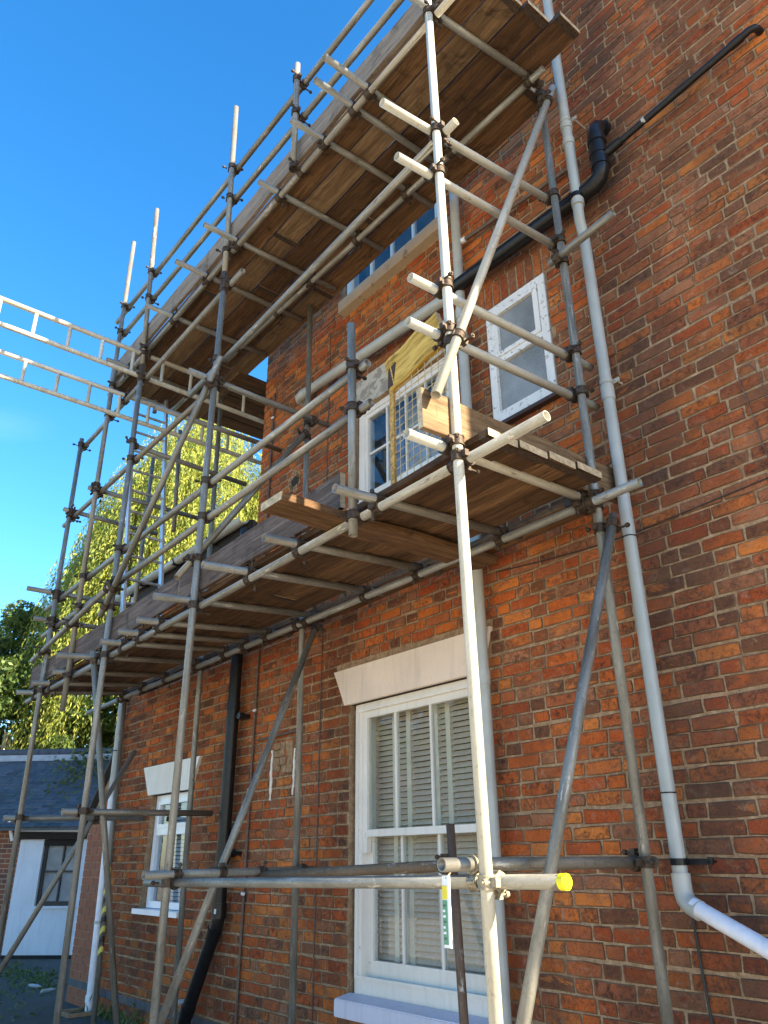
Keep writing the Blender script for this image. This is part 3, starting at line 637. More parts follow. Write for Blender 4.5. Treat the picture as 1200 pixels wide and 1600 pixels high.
pipe('downpipe', [(-8.78, -.08, .02), (-8.90, -.08, 2.10)], .038, 'white_pipe', 'white downpipe at the far corner of the low wing', [((-8.823, -.08, .78), (-8.825, -.08, .81), .043, 'grey_upvc'), ((-8.786, -.08, .10), (-8.79, -.08, .16), .046, 'white_pipe')])
pipe('downpipe', [(-8.90, -.08, 2.09), (-8.99, -.08, 4.33)], .042, 'grey_upvc', 'grey upper length of the corner downpipe', vrings(-8.92, -.08, .046, (2.5,), 'black_upvc', .012))
pipe('overflow_stub', [(-6.86, .02, .30), (-6.86, -.13, .295)], .022, 'white_pipe', 'short white outlet beside the black downpipe foot', [((-6.86, -.131, .295), (-6.86, -.128, .295), .016, 'dark_gap')], 10)

# ---------------------------------------------------------------- scaffold
scaf = empty('scaffold', (-2.1, -1.29, 0)); tag(scaf, 'tube and clamp scaffold standing in front of the brick house', 'scaffold')
TR = .02415
tubes = []
def stube(name, p, q, mat='galvanised', r=TR, label=None, capped=False, mesh_only=False):
    p, q = Vector(p), Vector(q); d = q - p; L = d.length; n = 16; V = []
    for rr, z in ((r, 0), (r, L), (r - .0042, L), (r - .0042, 0)):
        V += [(math.cos(2 * math.pi * i / n) * rr, math.sin(2 * math.pi * i / n) * rr, z) for i in range(n)]
    F = [(k * n + i, k * n + (i + 1) % n, ((k + 1) % 4) * n + (i + 1) % n, ((k + 1) % 4) * n + i) for k in range(4) for i in range(n)]
    me = bpy.data.meshes.new(name); me.from_pydata(V, [], F); me.materials.append(M[mat])
    me.polygons.foreach_set('use_smooth', [i // n in (0, 2) for i in range(4 * n)])
    o = link(name, me)
    o.matrix_world = Matrix.Translation(p) @ d.to_track_quat('Z', 'Y').to_matrix().to_4x4()
    o.parent = scaf; o.matrix_parent_inverse = Matrix.Translation(-scaf.location)
    if label: o['label'] = label
    tubes.append((o, p, q, name)); return o
def zu(x): return 6.035 + (x + 7.3) * .017           # upper ledger height along the run
def zlo(x): return 2.99 + (x + 2.0) * .019           # lower outer ledger
def zli(x): return 3.04 + (x + 2.0) * .0105          # lower inner ledger
T = [
 ('standard', (-2.083, -1.29, 0), (-2.202, -1.29, 7.75), 'nearest tall upright pole lit cream by the sun'),
 ('standard', (-4.682, -1.29, 0), (-4.709, -1.29, 5.72), None), ('standard', (-4.712, -1.29, 5.722), (-4.824, -1.29, 7.921), None),
 ('standard', (-6.183, -1.29, 0), (-6.378, -1.29, 5.72), None), ('standard', (-6.385, -1.29, 5.722), (-6.647, -1.29, 8.081), None),
 ('standard', (-7.147, -1.29, 2.576), (-7.293, -1.29, 8.077), None), ('standard', (-7.81, -1.29, 0), (-8.018, -1.29, 5.72), None),
 ('standard', (-2.116, -.28, 0), (-2.137, -.28, 6.286), None), ('standard', (-4.838, -.28, 0), (-4.956, -.28, 6.336), None),
 ('standard', (-6.5, -.28, 0), (-6.677, -.28, 6.0), None), ('standard', (-8.108, -.28, 0), (-8.371, -.28, 3.05), None),
 ('standard', (-8.42, -.28, 3.1), (-8.449, -.28, 6.0), None), ('standard', (-7.561, -.28, 4.70), (-7.699, -.28, 6.05), None),
 ('puncheon', (-2.902, -1.29, 2.86), (-2.938, -1.29, 4.21), None), ('puncheon', (-3.663, -1.31, 6.103), (-3.689, -1.31, 7.278), None),
 ('puncheon', (-7.35, -.75, 5.95), (-7.40, -.75, 7.1), None),
 ('ledger', (-1.95, -1.24, zu(-1.95)), (-7.45, -1.24, zu(-7.45)), None), ('ledger', (-1.97, -.45, zu(-1.97) - .01), (-7.3, -.57, zu(-7.3) - .01), None),
 ('ledger', (-2.054, -1.24, 5.085), (-5.271, -1.24, 4.925), None), ('guard_rail', (-1.7, -1.24, 7.086), (-7.605, -1.24, 7.113), None), ('guard_rail', (-1.7, -1.24, 6.674), (-7.49, -1.24, 6.754), None),
 ('ledger', (-4.487, -1.24, 5.721), (-8.154, -1.24, 5.643), None), ('ledger', (-4.708, -1.24, 4.765), (-8.296, -1.24, 4.758), None),
 ('guard_rail', (-2.844, -1.24, 3.911), (-8.404, -1.24, 3.824), None), ('guard_rail', (-2.815, -1.24, 3.635), (-8.344, -1.24, 3.523), None),
 ('ledger', (-1.663, -1.24, zlo(-1.663)), (-8.511, -1.24, zlo(-8.511)), None), ('ledger', (-1.83, -.33, zli(-1.83)), (-9.342, -.33, zli(-9.342)), None),
 ('brace', (-6.205, -1.34, 3.493), (-8.214, -1.34, 3.216), None), ('brace', (-4.53, -1.34, 4.86), (-6.371, -1.34, 3.252), None),
 ('end_rail', (-2.205, -1.646, 5.059), (-2.185, -.219, 5.25), None), ('end_rail', (-2.205, -1.549, 4.728), (-2.185, -.273, 4.854), None),
 ('end_rail', (-2.205, -1.478, 3.956), (-2.186, -.06, 4.029), None), ('end_rail', (-2.205, -1.502, 3.677), (-2.186, -.06, 3.752), None),
 ('end_rail', (-2.205, -1.527, 3.057), (-2.185, -.286, 3.093), None), ('transom', (-2.205, -1.409, 1.335), (-2.17, -.14, 1.335), None),
 ('brace', (-2.085, -.195, 6.265), (-2.085, -1.454, 3.225), 'sloping end brace whose lower end is sunlit'), ('brace', (-2.05, -.256, 2.958), (-2.05, -1.28, .70), None), ('brace', (-4.76, -.245, 2.979), (-4.73, -1.30, .36), None),
 ('brace', (-6.41, -1.345, 2.96), (-6.71, -.60, .0), None), ('brace', (-8.03, -1.20, .50), (-8.05, -.22, 2.41), None), ('brace', (-4.89, -.33, 4.71), (-4.765, -1.40, 3.13), None),
 ('transom', (-4.77, -1.48, 4.80), (-4.86, -.10, 4.86), None), ('transom', (-5.8, -1.32, 5.04), (-5.8, -.02, 5.048), None), ('transom', (-6.42, -1.24, 4.947), (-6.5, -.0, 4.951), None),
 ('transom', (-7.3, -1.34, 4.818), (-7.3, -.09, 4.808), None), ('transom', (-7.98, -1.36, 4.815), (-7.98, -.30, 4.80), None), ('transom', (-7.98, -1.571, 3.88), (-7.98, -.30, 3.90), None), ('transom', (-7.98, -1.454, 3.59), (-7.98, -.30, 3.61), None),
 ('transom', (-6.30, -1.43, 1.703), (-6.46, -.12, 1.735), None), ('transom', (-7.92, -1.41, 1.727), (-8.06, -.06, 1.764), None),
 ('transom', (-4.66, -1.45, 1.285), (-4.80, -.16, 1.30), None),
 ('stub_tube', (-2.19, -.335, 4.68), (-1.72, -.335, 4.72), None),
]
for nm, p, q, lb in T: stube(nm, p, q, 'pale_sunlit_tube' if (nm == 'end_rail' or (p[0] > -2.1 and p[1] < -1.2 and p[2] == 0) or p[2] == 6.265) else 'galvanised', label=lb)
for x0, y0, x1, y1 in ((-2.20, -1.46, -2.09, -.36), (-2.838, -1.608, -2.83, -.36), (-3.011, -1.567, -3.0, -.36), (-3.368, -1.523, -3.323, -.203), (-3.975, -1.426, -3.945, -.224), (-4.628, -1.555, -4.60, -.25), (-5.16, -1.552, -5.146, -.25), (-5.858, -1.514, -5.833, -.25), (-6.9, -1.49, -6.9, -.25)):
    stube('transom', (x0, y0, zu(x0) + .0485), (x1, y1, zu(x1) + .0485))
for x, y0, y1 in ((-2.76, -1.512, -.16), (-3.485, -1.474, -.133), (-4.04, -1.56, -.17), (-4.74, -1.554, -.17), (-5.33, -1.418, -.12), (-5.69, -1.409, -.12), (-6.03, -1.422, -.12), (-6.57, -1.583, -.12), (-7.23, -1.40, -.12), (-7.76, -1.42, -.12), (-8.25, -1.42, -.2)):
    za, zb = zlo(x) + .0485, zli(x) + .0485; s = (zb - za) / .91
    stube('transom', (x, y0, za + (y0 + 1.24) * s), (x, y1, za + (y1 + 1.24) * s))
la = stube('ledger', (-5.088, -1.24, 1.237), (-1.80, -1.24, 1.282), label='low rail with a bright yellow end cap')
mb = MB(); mb.tube((-1.812, -1.24, 1.2815), (-1.788, -1.24, 1.2822), .0262, 18); mb.path([(-1.789, -1.24, 1.2822), (-1.784, -1.24, 1.2822)], [.0262, .022], 18); child = mb.build('end_cap', ['yellow_plastic']); child.parent = la; child.matrix_parent_inverse = la.matrix_world.inverted() if False else Matrix()
bpy.context.view_layer.update(); child.matrix_parent_inverse = la.matrix_world.inverted()
stube('ledger', (-4.78, -.62, 1.27), (-3.06, -.56, 1.325), 'rusty_tube', .028, 'rusty brown tube across the large window')
stube('puncheon', (-3.03, -.50, 0), (-3.10, -.50, 1.52), 'rusty_tube', .022, 'short rusty upright in front of the large window')
# lattice beams
def lattice(x, ya, yb, zt, zb, ph):
    bo = stube('lattice_beam', (x, ya, zt), (x, yb, zt + .0), 'pale_sunlit_tube')
    bo2 = [((x, ya, zb), (x, yb, zb))]; y = ya + ph
    while y < yb: bo2.append(((x, y, zb + .02), (x, y, zt - .02))); y += .31
    bpy.context.view_layer.update()
    for i, (p, q) in enumerate(bo2):
        mb = MB(); mb.tube(p, q, TR if i == 0 else .017, 12); c = mb.build('chord' if i == 0 else 'rung', ['pale_sunlit_tube']); c.parent = bo; c.matrix_parent_inverse = bo.matrix_world.inverted()
lattice(-6.42, -3.9, 1.6, 5.975, 5.715, .35); lattice(-6.88, -3.9, 1.6, 5.735, 5.485, .12)
# couplers wherever two tubes cross
def seg_near(p1, q1, p2, q2):
    d1, d2, r0 = q1 - p1, q2 - p2, p1 - p2; a, e, f = d1.dot(d1), d2.dot(d2), d2.dot(r0); c, b = d1.dot(r0), d1.dot(d2); den = a * e - b * b
    s = min(1, max(0, (b * f - c * e) / den)) if den > 1e-6 else 0; t = (b * s + f) / e
    if t < 0: t = 0; s = min(1, max(0, -c / a))
    elif t > 1: t = 1; s = min(1, max(0, (b - c) / a))
    return p1 + d1 * s, p2 + d2 * t, s, t
def ring(mb, c, d, mi=0):
    mb.tube(c - d * .024, c + d * .024, .0315, 12, mi=mi)
    for k in (-.024, .018): mb.tube(c + d * k, c + d * (k + .006), .0345, 12, mi=mi)
def coupler(par, P, Q, d1, d2, mat):
    mb = MB(); ring(mb, P, d1); ring(mb, Q, d2)
    n = (Q - P); n = n.normalized() if n.length > 1e-4 else d1.cross(d2).normalized()
    for c, d, sgn in ((P, d1, 1), (Q, d2, -1)):
        s = d.cross(n).normalized(); k = random.choice((-1, 1)); c0 = c + s * k * .040
        e = random.uniform(.055, .085)
        mb.tube(c0 - n * .03, c0 + n * sgn * -e, .0062, 6); mb.tube(c0 - n * sgn * (e - .022), c0 - n * sgn * (e - .006), .0125, 6)
        a = c + s * k * .028; f = d * .016
        mb.hexa([a - n * .012 - f, a + s * k * .028 - n * .012 - f, a + s * k * .028 - n * .012 + f, a - n * .012 + f, a + n * .012 - f, a + s * k * .028 + n * .012 - f, a + s * k * .028 + n * .012 + f, a + n * .012 + f])
        a = c - s * k * .030; mb.tube(a - d * .02, a + d * .02, .0085, 8)
    o = mb.build('coupler', [mat]); o.parent = par; o.matrix_parent_inverse = par.matrix_world.inverted()
bpy.context.view_layer.update()
done = []
pri = {'standard': 0, 'puncheon': 1, 'ledger': 2, 'guard_rail': 3, 'lattice_beam': 4}
ts = sorted(tubes, key=lambda t: pri.get(t[3], 5))
for i in range(len(ts)):
    for j in range(i + 1, len(ts)):
        o1, p1, q1, n1 = ts[i]; o2, p2, q2, n2 = ts[j]
        d1, d2 = (q1 - p1).normalized(), (q2 - p2).normalized()
        if abs(d1.dot(d2)) > .93: continue
        P, Q, s, t = seg_near(p1, q1, p2, q2)
        if (P - Q).length > .095: continue
        if any((P - x).length < .05 for x in done): continue
        done.append(P); coupler(o1, P, Q, d1, d2, 'zinc_coupler' if (P - Vector((-2.12, -1.29, 1.28))).length < .3 else 'coupler_steel')
# splice sleeves
for x, z in ((-4.71, 5.72), (-6.381, 5.72)):
    o = [t for t in tubes if t[3] == 'standard' and abs(t[1].x - x) < .02 and abs(t[1].z - z) < .02][0][0]
    mb = MB(); mb.tube((x, -1.29, z - .10), (x, -1.29, z + .10), .030, 14); mb.box(x + .026, x + .045, -1.31, -1.27, z - .08, z + .08)
    c = mb.build('sleeve', ['coupler_steel']); c.parent = o; c.matrix_parent_inverse = o.matrix_world.inverted()
# hazard tape on the far corner upright
par = [t[0] for t in tubes if abs(t[1].x + 8.108) < .01][0]
for k in range(9):
    z = .55 + k * .085; x = -8.108 - .263 * z / 3.05
    mb = MB(); V = []; n = 16
    for dz in (0, .05):
        for i in range(n): a = 2 * math.pi * i / n; V.append((x + math.cos(a) * .0255, -.28 + math.sin(a) * .0255, z + dz + .04 * math.cos(a)))
    mb.add(V, [(i, (i + 1) % n, n + (i + 1) % n, n + i) for i in range(n)], 0, True)
    c = mb.build('hazard_tape', ['tape_yellow' if k % 2 == 0 else 'cable_black']); c.parent = par; c.matrix_parent_inverse = par.matrix_world.inverted()
# base plates
for o, p, q, nm in list(tubes):
    if nm == 'standard' and p.z < .01:
        mb = MB(); mb.box(p.x - .075, p.x + .075, p.y - .075, p.y + .075, .001, .008); mb.tube((p.x, p.y, .008), (p.x, p.y, .06), .018, 10); c = mb.build('base_plate', ['coupler_steel']); c.parent = o; c.matrix_parent_inverse = o.matrix_world.inverted()

# ---------------------------------------------------------------- boards
def board(name, a, b, width, thick, wdir, mats=('board', 'board_end'), warp=.004):
    """board from a to b (centre of underside), width along wdir; local X runs along the board"""
    a, b = Vector(a), Vector(b); d = (b - a); L = d.length; X = d.normalized(); Wd = Vector(wdir); Y = (Wd - X * Wd.dot(X)).normalized(); Z = X.cross(Y)
    if abs(wdir[2]) < .5 and Z.z < 0: Y = -Y; Z = -Z
    n = 10; V = []; F = []; mi = []
    for i in range(n + 1):
        x = L * i / n; wz = warp * math.sin(i * 1.1 + L) ; wy = random.gauss(0, .0012); e = random.gauss(0, .0015)
        if i in (0, n): x += random.gauss(0, .002)
        hw = width / 2
        sec = [(-hw, 0.003), (-hw + .004, 0), (hw - .004, 0), (hw, .003), (hw, thick - .003), (hw - .004, thick), (-hw + .004, thick), (-hw, thick - .003)]
        V += [(x, y + wy, z + wz + (e if 0 < i < n else 0)) for y, z in sec]
    m = 8
    for i in range(n):
        for k in range(m): F.append((i * m + k, i * m + (k + 1) % m, (i + 1) * m + (k + 1) % m, (i + 1) * m + k)); mi.append(0)
    F.append(tuple(range(m))); F.append(tuple(reversed(range(n * m, n * m + m)))); mi += [1, 1]
    me = bpy.data.meshes.new(name); me.from_pydata(V, [], F)
    for x in mats: me.materials.append(M[x])
    me.polygons.foreach_set('material_index', mi); me.update()
    bm = bmesh.new(); bm.from_mesh(me); bmesh.ops.recalc_face_normals(bm, faces=bm.faces[:]); bm.to_mesh(me); bm.free()
    o = link(name, me)
    if name == 'scaffold_board':
        k = MB(); h = width / 2 + .0012; k.box(L - .055, L - .012, -h, h, -.0018, -.0002); k.box(L - .055, L - .012, -h, -h + .001, -.0018, thick + .001); k.box(L - .055, L - .012, h - .001, h, -.0018, thick + .001); k.build('end_band', ['coupler_steel'], o)
    rot = Matrix((X, Y, Z)).transposed().to_4x4(); o.matrix_world = Matrix.Translation(a) @ rot; return o
ordw = ['outermost', 'second from outside', 'third from outside', 'fourth from outside', 'wall side']
def zdeck_u(x, y): return zu(x) + .0485 + .0248
def zdeck_l(x, y):
    t = (y + 1.24) / .91; return (zlo(x) * (1 - t) + zli(x) * t) + .0485 + .0248
joints = [-5.35, -4.35, -5.0, -3.75, -4.7]
ends_u = [-1.84, -1.82, -1.78, -1.70, -2.16]
um = (('dark_board', 'board'), ('tan_board', 'tan_board'), ('dark_board', 'dark_board'), ('board', 'dark_board'), ('tan_board', 'board'))
for i, y in enumerate((-1.135, -.922, -.709, -.496, -.283)):
    for seg, (xa, xb) in enumerate(((-7.42, joints[i] - .004), (joints[i] + .004, ends_u[i]))):
        wd = .199
        o = board('scaffold_board', (xa, y, zdeck_u(xa, y)), (xb, y, zdeck_u(xb, y)), wd, .038, (0, 1, 0), (um[i][seg], 'board_end'))
        tag(o, f'{ordw[i]} {"far" if seg == 0 else "near"} length of brown board in the upper deck', 'board', 'boards of the upper deck')
jl = [-5.0, -5.65, -4.5, -5.3, -4.9]
for i, y in enumerate((-1.115, -.905, -.695, -.488, -.145)):
    for seg, (xa, xb) in enumerate(((-8.45, jl[i] - .004), (jl[i] + .004, -2.01 + .004 * i if i < 4 else -2.3))):
        wd = .196 if i < 4 else .19
        o = board('scaffold_board', (xa, y, zdeck_l(xa, y)), (xb, y, zdeck_l(xb, y)), wd, .038, (0, 1, 0), (('board', 'dark_board', 'dark_board', 'board', 'dark_board')[(i + seg) % 5], 'board_end'))
        tag(o, f'{ordw[i]} {"far" if seg == 0 else "near"} length of brown board in the lower deck', 'board', 'boards of the lower deck')
# boards round the gable end, upper level
for i in range(5):
    x = -7.30 + i * .222
    o = board('scaffold_board', (x, -.30 + (.02 if i else 0), 6.16 - .04), (x, 3.3, 6.16 - .04), .205, .038, (1, 0, 0), ('dark_board', 'board_end')); tag(o, f'{["farthest", "second farthest", "middle", "second nearest", "nearest"][i]} board of the return deck past the gable end', 'board', 'boards of the gable return deck')
tb = ('grey_board', 'board_end')
for xa, xb, lb in ((-7.45, -3.73, 'long weathered grey toe board along the far part of the top deck'), (-3.72, -2.24, 'short weathered grey toe board on the near end of the top deck')):
    tag(board('toe_board', (xa, -1.208 - .02, zdeck_u(xa, 0) + .16), (xb, -1.208 - .02, zdeck_u(xb, 0) + .16), .225, .034, (0, 0, 1), tb), lb, 'toe board', 'toe boards')
for xa, xb, lb in ((-8.45, -5.02, 'dark worn toe board along the far part of the lower deck'), (-5.01, -3.06, 'dark worn toe board on the near part of the lower deck')):
    tag(board('toe_board', (xa, -1.208 - .02, zdeck_l(xa, -1.24) + .15), (xb, -1.208 - .02, zdeck_l(xb, -1.24) + .15), .215, .034, (0, 0, 1), ('worn_board', 'board_end')), lb, 'toe board', 'toe boards')
tag(board('toe_board', (-7.45, -1.18, 6.32), (-7.45, 3.3, 6.32), .225, .034, (0, 0, 1), tb), 'brown toe board round the gable end of the top deck', 'toe board', 'toe boards')
tag(board('toe_board', (-6.27, .30, 6.30), (-6.27, 3.3, 6.30), .225, .034, (0, 0, 1), tb), 'inner toe board against the gable end', 'toe board', 'toe boards')
tag(board('toe_board', (-2.187, -1.48, 3.188), (-2.175, -.03, 3.235), .205, .034, (0, 0, 1), ('tan_board', 'board_end')), 'end toe board closing the lower deck beside the nearest upright', 'toe board', 'toe boards')  # tan wood paints a sunlit yellow onto this brown board
tag(board('plank', (-3.10, -1.66, 2.99), (-3.10, -.10, 3.02), .20, .045, (1, 0, 0), ('board', 'board_end')), 'thick split plank poking out below the lower deck', 'plank')
tag(board('guard_board', (-2.73, -1.16, 3.77), (-2.31, -1.16, 3.865), .225, .034, (0, 0, 1), ('yellow_board', 'board_end')), 'sunlit yellow board with dark scrawl above the wire guard', 'board')

# ---------------------------------------------------------------- wire guard panel
bg_ = empty('wire_guard_panel', (-2.5, -1.18, 3.1)); tag(bg_, 'rust spotted wire mesh guard panel standing on the lower deck', 'guard panel')
def gp(u, v): return Vector((-2.70 + u * .46, -1.18, 3.09 + v * .62 + u * .05))
for (a, b), nm in ((((0, 0), (0, 1)), 'side_rail'), (((1, 0), (1, 1)), 'side_rail'), (((0, 1), (1, 1)), 'top_rail')):
    mb = MB(); p, q = gp(*a), gp(*b)
    if nm == 'side_rail': mb.box(p.x - .016, p.x + .016, -1.192, -1.176, p.z, q.z)
    else: mb.tube(p, q, .010, 8)
    child_of(mb.build(nm, ['mesh_rust']), bg_)
for i in range(1, 9): mb = MB(); mb.tube(gp(i / 9, 0), gp(i / 9, 1), .0023, 5); child_of(mb.build('wire', ['mesh_wire']), bg_)
for j in range(0, 13): mb = MB(); mb.tube(gp(0, j / 13), gp(1, j / 13), .0023, 5); child_of(mb.build('wire', ['mesh_wire']), bg_)
mb = MB(); p = gp(0, 1); mb.hexa([(p.x - .02, -1.20, p.z - .02), (p.x + .03, -1.20, p.z - .02), (p.x + .03, -1.185, p.z - .02), (p.x - .02, -1.185, p.z - .02), (p.x - .015, -1.20, p.z + .10), (p.x + .045, -1.20, p.z + .12), (p.x + .045, -1.185, p.z + .12), (p.x - .015, -1.185, p.z + .10)]); child_of(mb.build('hook_bracket', ['dark_bracket']), bg_)

# ---------------------------------------------------------------- ladder
lad = empty('ladder', (-6.75, -.8, 3.1)); tag(lad, 'aluminium ladder rising from the lower deck through the upper deck', 'ladder')
def lp(y, z): return Vector((-6.66 - (z - 3.0) * .20, y, z))
for y in (-1.02, -.66):
    mb = MB(); a, b = lp(y, 3.06), lp(y, 6.55); mb.hexa([a + Vector(v) for v in ((-.032, -.012, 0), (.032, -.012, 0), (.032, .012, 0), (-.032, .012, 0))] + [b + Vector(v) for v in ((-.032, -.012, 0), (.032, -.012, 0), (.032, .012, 0), (-.032, .012, 0))]); child_of(mb.build('stile', ['aluminium']), lad)
z = 3.28
while z < 6.5:
    mb = MB(); mb.tube(lp(-1.008, z), lp(-.672, z), .014, 10); child_of(mb.build('rung', ['aluminium']), lad); z += .25

# ---------------------------------------------------------------- inspection tag on the near upright
tg = empty('inspection_tag', (-2.22, -1.405, 1.2)); tag(tg, 'green and white scaffold inspection tag with yellow head on the nearest upright', 'tag')
tx, ty = -2.205, -1.385
ux, uy = .80, -.60   # face turned to the yard
def tp(u, d, z): return (tx + ux * 0 + u * .75 + d * -.66, ty + u * .66 * -0 + d * -.75 + u * .0, z)
def tbox(nm, u0, u1, d0, d1, z0, z1, mat):
    mb = MB(); mb.hexa([tp(u0, d0, z0), tp(u1, d0, z0), tp(u1, d1, z0), tp(u0, d1, z0), tp(u0, d0, z1), tp(u1, d0, z1), tp(u1, d1, z1), tp(u0, d1, z1)]); return child_of(mb.build(nm, [mat]), tg)
tbox('holder', -.022, .022, .0, .006, 1.075, 1.30, 'tag_white')
tbox('yellow_head', -.018, .010, .0062, .009, 1.225, 1.268, 'tag_yellow')
tbox('insert', -.018, .010, .0062, .009, 1.085, 1.222, 'tag_green')
for i in range(7): tbox('print_line', -.015, .006 - (i % 3) * .004, .0092, .0098, 1.10 + i * .017, 1.107 + i * .017, 'tag_white' if i % 3 else 'tag_print')
mb = MB(); mb.tube((tx, ty - .004, 1.29), (tx - .0, -1.34, 1.335), .004, 6); child_of(mb.build('tie', ['zinc_coupler']), tg)

# ---------------------------------------------------------------- outbuilding
O = Vector((-14.2, 1.0, 0)); U = Vector((.68, .73, 0)).normalized(); Nn = Vector((.73, -.68, 0)).normalized()
shed = empty('outbuilding', O); tag(shed, 'low white outbuilding with a mossy slate roof beyond the scaffold', 'outbuilding')
def sp(u, n, z): return O + U * u + Nn * n + Vector((0, 0, z))
def sbox(nm, u0, u1, n0, n1, z0, z1, mat, parent=shed):
    mb = MB(); mb.hexa([sp(u0, n1, z0), sp(u1, n1, z0), sp(u1, n0, z0), sp(u0, n0, z0), sp(u0, n1, z1), sp(u1, n1, z1), sp(u1, n0, z1), sp(u0, n0, z1)]); o = mb.build(nm, [mat])
    return child_of(o, parent) if parent is shed else o
sbox('wall', -.50, -.10, -.25, 0, 0, 1.74, 'white_render'); sbox('wall', -.10, .62, -.25, -.002, 0, .72, 'white_render'); sbox('corner_post', .57, .64, -.25, .004, .72, 1.8, 'white_render')
sbox('wall', -3.2, -.505, -.25, -.02, 0, 1.9, 'brick_far'); sbox('base', -.5, .64, -.02, .02, 0, .05, 'dark_gap')
sbox('back_wall', -3.2, 1.2, -3.4, -3.2, 0, 1.8, 'brick_far'); sbox('side_wall', .62, .8, -3.2, -.25, 0, 1.8, 'white_render')
sbox('fascia', -.6, .62, -.02, .06, 1.72, 1.86, 'dark_gap'); sbox('lintel', -.10, .57, -.2, -.03, 1.62, 1.72, 'dark_gap')
wf = sbox('window', -.10, .57, -.12, -.06, .74, .80, 'black_iron')
for a, b, c, d in ((-.10, -.05, .80, 1.62), (.52, .57, .80, 1.62), (.22, .245, .80, 1.62)): sbox('window_frame', a, b, -.12, -.06, c, d, 'black_iron')
sbox('window_bar', -.05, .22, -.11, -.07, 1.22, 1.25, 'black_iron'); sbox('window_bar', .245, .52, -.11, -.07, 1.22, 1.25, 'black_iron')
for a, b in ((-.05, .22), (.245, .52)): sbox('window_pane', a, b, -.10, -.095, .80, 1.62, 'obscured_glass')
sbox('sill', -.10, .60, -.05, .03, .70, .735, 'white_render')
mb = MB(); mb.path([sp(-.50, .12, 1.885), sp(.55, .12, 1.865)], .05, 10); child_of(mb.build('gutter', ['upvc']), shed)
mb = MB(); mb.path([sp(-.62, .05, 1.7), sp(-.66, .08, 1.85), sp(-.70, .1, 2.0)], .03, 8); child_of(mb.build('rainwater_pipe', ['upvc']), shed)
# slates, course by course
mb = MB(); rows = 22; E0, E1, Z0, Z1 = .22, -1.75, 1.90, 3.28
mb.hexa([sp(-3.4, E0, Z0 - .05), sp(1.6, E0, Z0 - .05), sp(1.6, E1, Z1 - .05), sp(-3.4, E1, Z1 - .05), sp(-3.4, E0, Z0 - .01), sp(1.6, E0, Z0 - .01), sp(1.6, E1, Z1 - .01), sp(-3.4, E1, Z1 - .01)])
for r in range(rows):
    u = -3.4 - (r % 2) * .1
    while u < 1.6:
        ww = random.uniform(.17, .23); t0, t1 = r / rows - .004, (r + 1.6) / rows; t1 = min(t1, 1)
        n0, n1 = E0 + (E1 - E0) * t0, E0 + (E1 - E0) * t1; z0, z1 = Z0 + (Z1 - Z0) * t0, Z0 + (Z1 - Z0) * t1; e = random.gauss(0, .003)
        mb.hexa([sp(u + .004, n0, z0 + .006), sp(u + ww - .004, n0, z0 + .006), sp(u + ww - .004, n1, z1 - .004), sp(u + .004, n1, z1 - .004), sp(u + .004, n0, z0 + .018 + e), sp(u + ww - .004, n0, z0 + .018 + e), sp(u + ww - .004, n1, z1 + .004), sp(u + .004, n1, z1 + .004)]); u += ww
o = child_of(mb.build('roof_slates', ['slate']), shed); o['kind'] = 'stuff'
mb = MB(); mb.hexa([sp(-3.4, E1, Z1 - .05), sp(1.6, E1, Z1 - .05), sp(1.6, -3.6, 1.9), sp(-3.4, -3.6, 1.9), sp(-3.4, E1, Z1), sp(1.6, E1, Z1), sp(1.6, -3.6, 1.95), sp(-3.4, -3.6, 1.95)]); child_of(mb.build('roof_back', ['slate']), shed)
sbox('lead_flashing', -3.4, 1.6, E1 + .02, E1 + .22, Z1 - .13, Z1 - .02, 'lead_flash')
u = -3.4
while u < 1.6:
    mb = MB(); mb.path([sp(u, E1, Z1 + .03), sp(u + .41, E1, Z1 + .03)], .09, 10); child_of(mb.build('ridge_tile', ['ridge_tile']), shed); u += .42
# trellis tips behind the roof
trl = empty('trellis', (-20.9, 1.9, 3.0)); tag(trl, 'pale wooden trellis tips above the slate roof ridge', 'trellis')
for i in range(4):
    d = Vector((-.25, .95, 0)); p = Vector((-20.95, 1.62, 3.0)) + d * (i * .14)
    mb = MB(); mb.hexa([p + Vector(v) for v in ((-.02, -.025, 0), (.02, -.025, 0), (.02, .025, 0), (-.02, .025, 0))] + [p + Vector((random.gauss(0, .04), random.gauss(.03, .04), 1.25 + random.uniform(0, .2))) + Vector(v) for v in ((-.02, -.025, 0), (.02, -.025, 0), (.02, .025, 0), (-.02, .025, 0))]); child_of(mb.build('slat', ['trellis_wood']), trl)
mb = MB(); mb.box(-21.0, -20.96, 1.5, 2.25, 3.95, 4.0); child_of(mb.build('cross_bar', ['trellis_wood']), trl)

